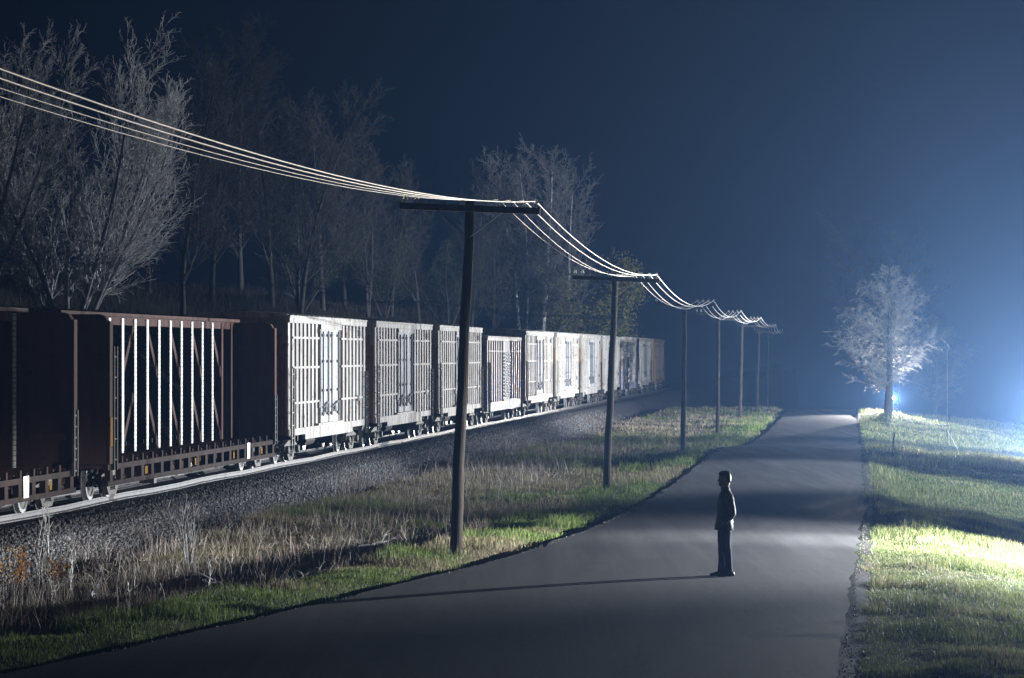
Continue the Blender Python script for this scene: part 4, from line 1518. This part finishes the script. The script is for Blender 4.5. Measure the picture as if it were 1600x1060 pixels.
for i, (px, y, h, n) in enumerate([(1490, 46, 0.6, 8), (1520, 45, 0.45, 6), (1555, 47, 0.7, 7), (1420, 40.5, 0.35, 6), (1575, 42, 0.5, 6)]):
    make_shrub('dry_weed', gpt(px, 0, y), h, n, M['twig_pale'],
               ['dry pale weed clump on the lawn beside the road, the broadest of the row', 'small dry weed between two taller ones on the right lawn',
                'tall dry weed stalks on the right lawn near the edge', 'short dry weed low on the lawn next to the road shoulder',
                'dry weed in the dark lower right corner of the lawn'][i], 'weed', 'dry weeds on the right lawn', None, 50 + i, 0.8, 0.005)


def dead_branch(px, y, length, az, label, seed, lift=0.2):
    rnd = random.Random(seed)
    segs = []

    def go(p, d, l, r, lev):
        n = 5
        for k in range(n):
            d = (d + Vector((rnd.gauss(0, 0.16), rnd.gauss(0, 0.16), rnd.gauss(-0.03, 0.12)))).normalized()
            q = p + d * l / n
            segs.append((*p, r * (1 - 0.12 * k), *q, r * (1 - 0.12 * (k + 1))))
            if lev < 2 and k > 0:
                go(q, (d + Vector((rnd.gauss(0, 0.6), rnd.gauss(0, 0.6), rnd.gauss(0.1, 0.35)))).normalized(), l * 0.45, r * 0.55, lev + 1)
            p = q
    go(Vector((0, 0, lift)), Vector((math.cos(az), math.sin(az), 0.15)).normalized(), length, 0.028, 0)
    me_ = prism_mesh('dead_branch', segs, 5, M['bark_pale'])
    o = link_mesh('dead_branch', me_, None)
    o.location = gpt(px, 0, y)
    tag(o, label, 'branch', 'dead branches lying in the weeds')


dead_branch(425, 55, 0.9, 0.3, 'pale dead branch lying on the weeds left of the nearest telegraph pole', 3)
dead_branch(270, 56.5, 0.8, 1.0, 'pale dead branch lying tilted in the middle of the weeds', 4)
dead_branch(330, 57.5, 0.7, 2.4, 'small pale dead branch behind the tilted one in the weeds', 5)
dead_branch(490, 64, 0.6, 0.1, 'little dead branch high in the weeds near the nearest telegraph pole', 6)
dead_branch(145, 52.5, 0.5, 1.9, 'small dead branch in the dark ditch near the tall pale sapling', 21)
dead_branch(370, 53.5, 0.55, 2.7, 'short dead branch lying in the ditch below the larger pale branch', 22)
dead_branch(560, 66, 0.7, 0.8, 'thin dead branch among the straw left of the nearest pole', 23)
dead_branch(465, 57.5, 0.6, 0.05, 'pale dead branch nearest to the green verge, right of the larger one', 24, 0.3)
# fallen branches on the bank under the bright tree
for i, (px, y, L_, az, lab) in enumerate([(150, 119, 2.6, 0.05, 'long pale branch arching off the foot of the bright many-stemmed tree'),
                                          (290, 128, 1.6, 0.4, 'small tangle of pale branches lying on the bank right of the bright tree')]):
    dead_branch(px, y, L_, az, lab, 15 + i, 0.3)

b = gpt(1394, 0, 119.5)
stk = MB().rings([[(sx * 0.028 + dx, sy * 0.028, z) for sx, sy in ((-1, -1), (1, -1), (1, 1), (-1, 1))] for z, dx in ((-0.2, -0.01), (0.4, 0.04), (0.78, 0.09), (0.82, 0.092))])
o = stk.build('marker_stake', M['stake'])
o.location = b
tag(o, 'short pale wooden stake leaning in the grass right of the road', 'stake')


# ------------------------------------------------------------------ light stands
def make_stand(loc, h, aim, label, lit):
    root = empty('light_stand', loc)
    tag(root, label, 'light stand', 'light stands of the night shoot')
    mb = MB()
    mb.tube([(0, 0, 0.25), (0, 0, h * 0.4)], 0.02, 8)
    mb.tube([(0, 0, h * 0.4), (0, 0, h * 0.72)], 0.016, 8)
    mb.tube([(0, 0, h * 0.72), (0, 0, h)], 0.012, 8)
    mb.lathe([(0.03, -0.05), (0.035, 0.05)], (0, 0, h * 0.4), 'Z', 8)
    mb.lathe([(0.028, -0.05), (0.03, 0.05)], (0, 0, h * 0.72), 'Z', 8)
    mb.build('column', M['stand'], root)
    for k in range(3):
        a = 2 * PI * k / 3 + 0.5
        l = MB().tube([(0, 0, min(1.1, h * 0.6)), (math.cos(a) * 0.75, math.sin(a) * 0.75, 0.0)], 0.013, 6)
        l.bar((0, 0, 0.45), (math.cos(a) * 0.42, math.sin(a) * 0.42, 0.42), 0.015)
        l.build('leg', M['stand'], root)
    if lit:
        hd = MB()
        d = Vector(aim).normalized()
        q = Vector((0, 0, h + 0.12))
        hd.tube([q - d * 0.16, q - d * 0.02], [0.06, 0.11], 12)
        hd.build('flash_head', M['flash_body'], root)
        MB().tube([q - d * 0.018, q + d * 0.0], 0.1, 14).build('lens', M['lens'], root)
    return root


p = at(1480, 710, 160)
p.z = ground1(p.x, p.y)
make_stand(p, 5.5, (-1, 0, 0), 'tall thin unlit tripod light stand on the lawn right of the glowing tree', False)


def lamp(name, loc, aim, inten, cone=None, blend=0.5, col=(0.88, 0.94, 1.0), rad=0.06):
    L = bpy.data.lights.new(name, 'SPOT' if cone else 'POINT')
    L.energy = inten * 4 * PI
    L.color = col
    L.shadow_soft_size = rad
    if cone:
        L.spot_size = math.radians(cone)
        L.spot_blend = blend
    o = bpy.data.objects.new(name, L)
    COL.objects.link(o)
    o.location = loc
    if aim is not None:
        o.rotation_euler = (Vector(aim) - Vector(loc)).to_track_quat('-Z', 'Y').to_euler()
    return o


def aim_dir(p, az, dep):
    a, d = math.radians(az), math.radians(dep)
    return Vector(p) + Vector((math.cos(a) * math.cos(d), math.sin(a) * math.cos(d), -math.sin(d)))


# two flashes far out on the right light the train, the poles and the trees on the bank
KEY = Vector((58.0, 162.0, 3.2))
lamp('key_flash', KEY, aim_dir(KEY, 209, -2), 19000, 74, 0.9)
lamp('key_flash_far', KEY, aim_dir(KEY, 138, 0), 40000, 92, 1.0)
# near flash, outside the frame on the right: lights the standing person, the road and the left verge
NEAR = Vector((15.6, 60.0, 1.85))
lamp('near_flash', NEAR, aim_dir(NEAR, 194, 36), 4600, 95, 0.45, col=(0.94, 0.97, 1.0), rad=0.2)
lamp('near_flash_ditch', NEAR, aim_dir(NEAR, 156, 38), 4300, 80, 0.5, col=(0.94, 0.97, 1.0), rad=0.2)
lamp('near_flash_lawn', NEAR, aim_dir(NEAR, 246, 32), 6000, 74, 1.0)
# middle flash, outside the frame on the right, aimed across the road at the grass round the poles
MID = Vector((34.0, 100.0, 8.0))
lamp('middle_flash', MID, aim_dir(MID, 186, 18), 8500, 60, 0.7)
# flash low behind the lawn at the right edge of the frame
BACK = at(1652, 686, 150)
lamp('back_flash', BACK, aim_dir(BACK, 268, -10), 30000, 62, 1.0, col=(1.0, 0.9, 0.8))
# flash hidden behind the trunk of the roadside tree
tl = at(1396, 622, 221)
make_stand((tl.x, tl.y, ground1(tl.x, tl.y)), max(0.5, tl.z - ground1(tl.x, tl.y) - 0.12), (-0.12, -1, 0), 'lit flash on a low stand glowing behind the trunk of the roadside tree', True)
lamp('tree_flash', tl + Vector((0.0, -0.15, 0)), (2.0, 0.0, 8.0), 3800, 112, 1.0, col=(1.0, 0.93, 0.85))


# ------------------------------------------------------------------ the standing person
def ellipse(cx, cy, z, rx, ry, n=18, sq=1.0, tilt=0.0):
    out = []
    for k in range(n):
        a = 2 * PI * k / n
        ca, sa = math.cos(a), math.sin(a)
        ca = math.copysign(abs(ca) ** sq, ca)
        sa = math.copysign(abs(sa) ** sq, sa)
        out.append((cx + rx * ca, cy + ry * sa, z + tilt * rx * ca))
    return out


def make_person(loc, rz):
    """faces -x; z = 0 at the soles"""
    root = empty('person', loc, rz)
    tag(root, 'person in a dark jacket and trousers standing on the road in profile, hands in pockets', 'person')
    # head and neck with a face, plus a plain body under the clothes: one mesh
    hz = 1.66
    prof = [  # z, front x, back x, half width
        (1.44, -0.045, 0.075, 0.062), (1.50, -0.05, 0.072, 0.058), (1.535, -0.07, 0.078, 0.058), (1.548, -0.094, 0.085, 0.06), (1.565, -0.104, 0.092, 0.066),
        (1.585, -0.098, 0.096, 0.07), (1.598, -0.106, 0.098, 0.071), (1.608, -0.102, 0.1, 0.072), (1.618, -0.107, 0.1, 0.073), (1.632, -0.1, 0.102, 0.074),
        (1.648, -0.102, 0.104, 0.075), (1.67, -0.097, 0.106, 0.076), (1.685, -0.096, 0.107, 0.077), (1.70, -0.102, 0.107, 0.078), (1.73, -0.1, 0.105, 0.077),
        (1.76, -0.09, 0.095, 0.07), (1.783, -0.068, 0.075, 0.054), (1.797, -0.035, 0.04, 0.03)]
    rings = []
    for z, xf, xb, hw in prof:
        rings.append(ellipse((xf + xb) / 2, 0, z, (xb - xf) / 2, hw, 20, 0.92))
    body = MB().rings(rings)
    body.rings([[(-0.095, -0.012, 1.68), (-0.095, 0.012, 1.68), (-0.09, 0.0, 1.68)], [(-0.118, -0.014, 1.65), (-0.118, 0.014, 1.65), (-0.09, 0.0, 1.655)],
                [(-0.127, -0.018, 1.637), (-0.127, 0.018, 1.637), (-0.09, 0.0, 1.64)], [(-0.103, -0.016, 1.626), (-0.103, 0.016, 1.626), (-0.09, 0.0, 1.63)]])     # nose
    for s in (-1, 1):
        body.rings([ellipse(0.012 + 0.004 * k, s * (0.07 + 0.008 * k), 1.655, 0.018 - 0.004 * abs(k - 1), 0.006, 8) if False else
                    [(0.01 + 0.02 * math.cos(a) * (1 - 0.2 * k) + 0.004 * k, s * (0.07 + 0.009 * k), 1.655 + 0.034 * math.sin(a) * (1 - 0.15 * k)) for a in np.linspace(0, 2 * PI, 10, endpoint=False)] for k in range(3)])
        body.rings([[(-0.092 - 0.008 * k, s * 0.032 + 0.014 * math.cos(a) * (1 - 0.4 * k), 1.676 + 0.008 * math.sin(a) * (1 - 0.4 * k)) for a in np.linspace(0, 2 * PI, 8, endpoint=False)] for k in range(2)])   # eyes
    # torso and limbs inside the clothes
    body.rings([ellipse(0.01, 0, z, rx, ry, 16) for z, rx, ry in ((0.88, 0.1, 0.15), (1.0, 0.1, 0.15), (1.2, 0.1, 0.15), (1.38, 0.095, 0.16), (1.45, 0.06, 0.08))])
    for s in (-1, 1):
        body.tube([(0.0, s * 0.09, 0.9), (-0.005, s * 0.095, 0.5), (0.02, s * 0.1, 0.1)], [0.075, 0.05, 0.035], 10)
        # forearm, palm, five bent fingers in the pocket
        body.tube([(0.03, s * 0.2, 1.36), (0.075, s * 0.23, 1.1), (-0.03, s * 0.2, 0.95)], [0.045, 0.038, 0.028], 8)
        body.tube([(-0.03, s * 0.2, 0.95), (-0.07, s * 0.185, 0.915)], [0.028, 0.036], 8)
        for k in range(4):
            y = s * (0.185 + (k - 1.5) * 0.017)
            L_ = (0.062, 0.072, 0.068, 0.054)[k]
            body.tube([(-0.075, y, 0.91), (-0.075 - L_ * 0.5, y, 0.885), (-0.075 - L_ * 0.75, y, 0.855)], [0.0085, 0.008, 0.0065], 6)
        body.tube([(-0.045, s * 0.162, 0.94), (-0.085, s * 0.148, 0.93), (-0.11, s * 0.15, 0.915)], [0.011, 0.009, 0.007], 6)
    ob = body.build('body', M['skin'], root, True)
    # hair: a cap over the skull
    hp = [(1.60, 0.03, 0.104, 0.068), (1.635, 0.01, 0.112, 0.079), (1.67, -0.012, 0.115, 0.082), (1.70, -0.05, 0.116, 0.084), (1.724, -0.088, 0.115, 0.084), (1.75, -0.102, 0.11, 0.08),
          (1.776, -0.098, 0.097, 0.07), (1.797, -0.07, 0.072, 0.052), (1.81, -0.03, 0.036, 0.026)]
    h_ = MB().rings([ellipse((a + b_) / 2, 0, z, (b_ - a) / 2, hw, 20, 0.92) for z, a, b_, hw in hp])
    h_.build('hair', M['hair'], root, True)
    # jacket: torso shell, stand collar and two sleeves going to the pockets
    jt = [(0.795, -0.165, 0.135, 0.205), (0.80, -0.17, 0.14, 0.21), (0.86, -0.155, 0.145, 0.212), (0.94, -0.135, 0.14, 0.208), (1.02, -0.125, 0.13, 0.2), (1.10, -0.12, 0.13, 0.197),
          (1.18, -0.115, 0.142, 0.2), (1.26, -0.11, 0.152, 0.207), (1.33, -0.1, 0.15, 0.21), (1.39, -0.085, 0.137, 0.195), (1.43, -0.07, 0.118, 0.15), (1.46, -0.06, 0.1, 0.1),
          (1.49, -0.062, 0.092, 0.082), (1.525, -0.066, 0.09, 0.08), (1.53, -0.055, 0.08, 0.07)]
    rr = random.Random(4)
    rings = []
    for z, a, b_, hw in jt:
        r_ = ellipse((a + b_) / 2, 0, z, (b_ - a) / 2, hw, 28, 0.9)
        wv = 0.011 if z < 1.4 else 0.002
        rings.append([(x + wv * math.sin(7 * y / 0.2 + z * 23), y + wv * math.sin(z * 31 + x * 40), zz) for x, y, zz in r_])
    jk = MB().rings(rings)
    for s in (-1, 1):
        path = [(0.03, s * 0.15, 1.425), (0.04, s * 0.205, 1.37), (0.06, s * 0.235, 1.25), (0.085, s * 0.25, 1.12), (0.09, s * 0.25, 1.08), (0.05, s * 0.245, 1.03), (-0.01, s * 0.225, 0.97), (-0.045, s * 0.2, 0.935)]
        jk.tube(path, [0.055, 0.074, 0.072, 0.066, 0.064, 0.062, 0.056, 0.05], 14)
    jk.build('jacket', M['jacket'], root, True)
    # trousers
    tr = MB()
    tr.rings([ellipse(-0.005, 0, z, rx, ry, 20, 0.9) for z, rx, ry in ((0.80, 0.115, 0.17), (0.86, 0.118, 0.168), (0.95, 0.11, 0.16), (1.0, 0.105, 0.155))])
    for s, dx in ((-1, 0.05), (1, -0.05)):
        tp = [(0.84, -0.098, 0.1, 0.086), (0.74, -0.1, 0.088, 0.088), (0.62, -0.092, 0.076, 0.08), (0.52, -0.08, 0.072, 0.073), (0.46, -0.07, 0.078, 0.071), (0.36, -0.058, 0.084, 0.07), (0.24, -0.05, 0.082, 0.066),
              (0.13, -0.052, 0.08, 0.066), (0.085, -0.062, 0.084, 0.07), (0.055, -0.058, 0.086, 0.07)]
        rings = []
        for z, a, b_, hw in tp:
            r_ = ellipse((a + b_) / 2 + dx * (0.9 - z), s * (0.088 + 0.02 * (0.84 - z)), z, (b_ - a) / 2, hw, 18, 0.92)
            rings.append([(x + 0.005 * math.sin(z * 57 + y * 30), y + 0.004 * math.sin(z * 71 + x * 30), zz) for x, y, zz in r_])
        tr.rings(rings)
    tr.build('trousers', M['jeans'], root, True)
    for s, dx in ((-1, 0.05), (1, -0.05)):
        sh = MB()
        y0 = s * 0.104
        shp = [(0.105, 0.03, 0.07, 0.0), (0.09, 0.042, 0.098, 0.0), (0.03, 0.047, 0.105, 0.0), (-0.04, 0.047, 0.085, 0.0), (-0.1, 0.05, 0.062, 0.0), (-0.15, 0.045, 0.05, 0.0), (-0.185, 0.028, 0.036, 0.004), (-0.195, 0.012, 0.022, 0.008)]
        rings = []
        for x, hw, hh, z0 in shp:
            rings.append([(x + dx * 0.85, y0 + hw * math.cos(a), z0 + max(0.0, hh * (0.5 + 0.5 * math.sin(a)))) for a in np.linspace(0, 2 * PI, 14, endpoint=False)])
        sh.rings(rings)
        sh.build('shoe', M['shoe'], root, True)
    return root


pp = at(1132, 905, 51.3)
make_person((pp.x, pp.y, road_h(pp.x, pp.y)), 0.12)


# ------------------------------------------------------------------ haze, sky, camera, render settings
hz = MB().box(-400, 400, -20, 900, -19.5, 30).build('haze', None)
m = bpy.data.materials.new('night_haze')
m.use_nodes = True
nt = m.node_tree
nt.nodes.remove(nt.nodes['Principled BSDF'])
pv = nt.nodes.new('ShaderNodeVolumePrincipled')
pv.inputs['Color'].default_value = (0.22, 0.46, 1.0, 1)
pv.inputs['Density'].default_value = 0.00036
pv.inputs['Anisotropy'].default_value = 0.7
nt.links.new(pv.outputs[0], nt.nodes['Material Output'].inputs['Volume'])
hz.data.materials.append(m)
tag(hz, 'thin blue night haze glowing towards the lamps', None, None, 'stuff')

w = bpy.data.worlds.new('World')
SC.world = w
w.use_nodes = True
bg = w.node_tree.nodes['Background']
bg.inputs['Color'].default_value = (0.08, 0.3, 1.0, 1)
bg.inputs['Strength'].default_value = 0.0055

cam = bpy.data.cameras.new('camera')
cam.lens = 36.0 * F_PX / 1600.0
cam.sensor_width = 36.0
cam.clip_start = 0.5
cam.clip_end = 3000
co = bpy.data.objects.new('camera', cam)
COL.objects.link(co)
co.location = (0, 0, CAM_Z)
co.rotation_euler = (PI / 2 + math.atan((HY - 530.0) / F_PX), 0, 0)
SC.camera = co

SC.render.engine = 'CYCLES'
cy_ = SC.cycles
cy_.max_bounces = 4
cy_.diffuse_bounces = 2
cy_.glossy_bounces = 2
cy_.transmission_bounces = 3
cy_.volume_bounces = 0
cy_.sample_clamp_indirect = 3.0
cy_.use_denoising = True
SC.view_settings.view_transform = 'Standard'
SC.view_settings.look = 'None'
SC.view_settings.exposure = 0.0
SC.view_settings.gamma = 1.0
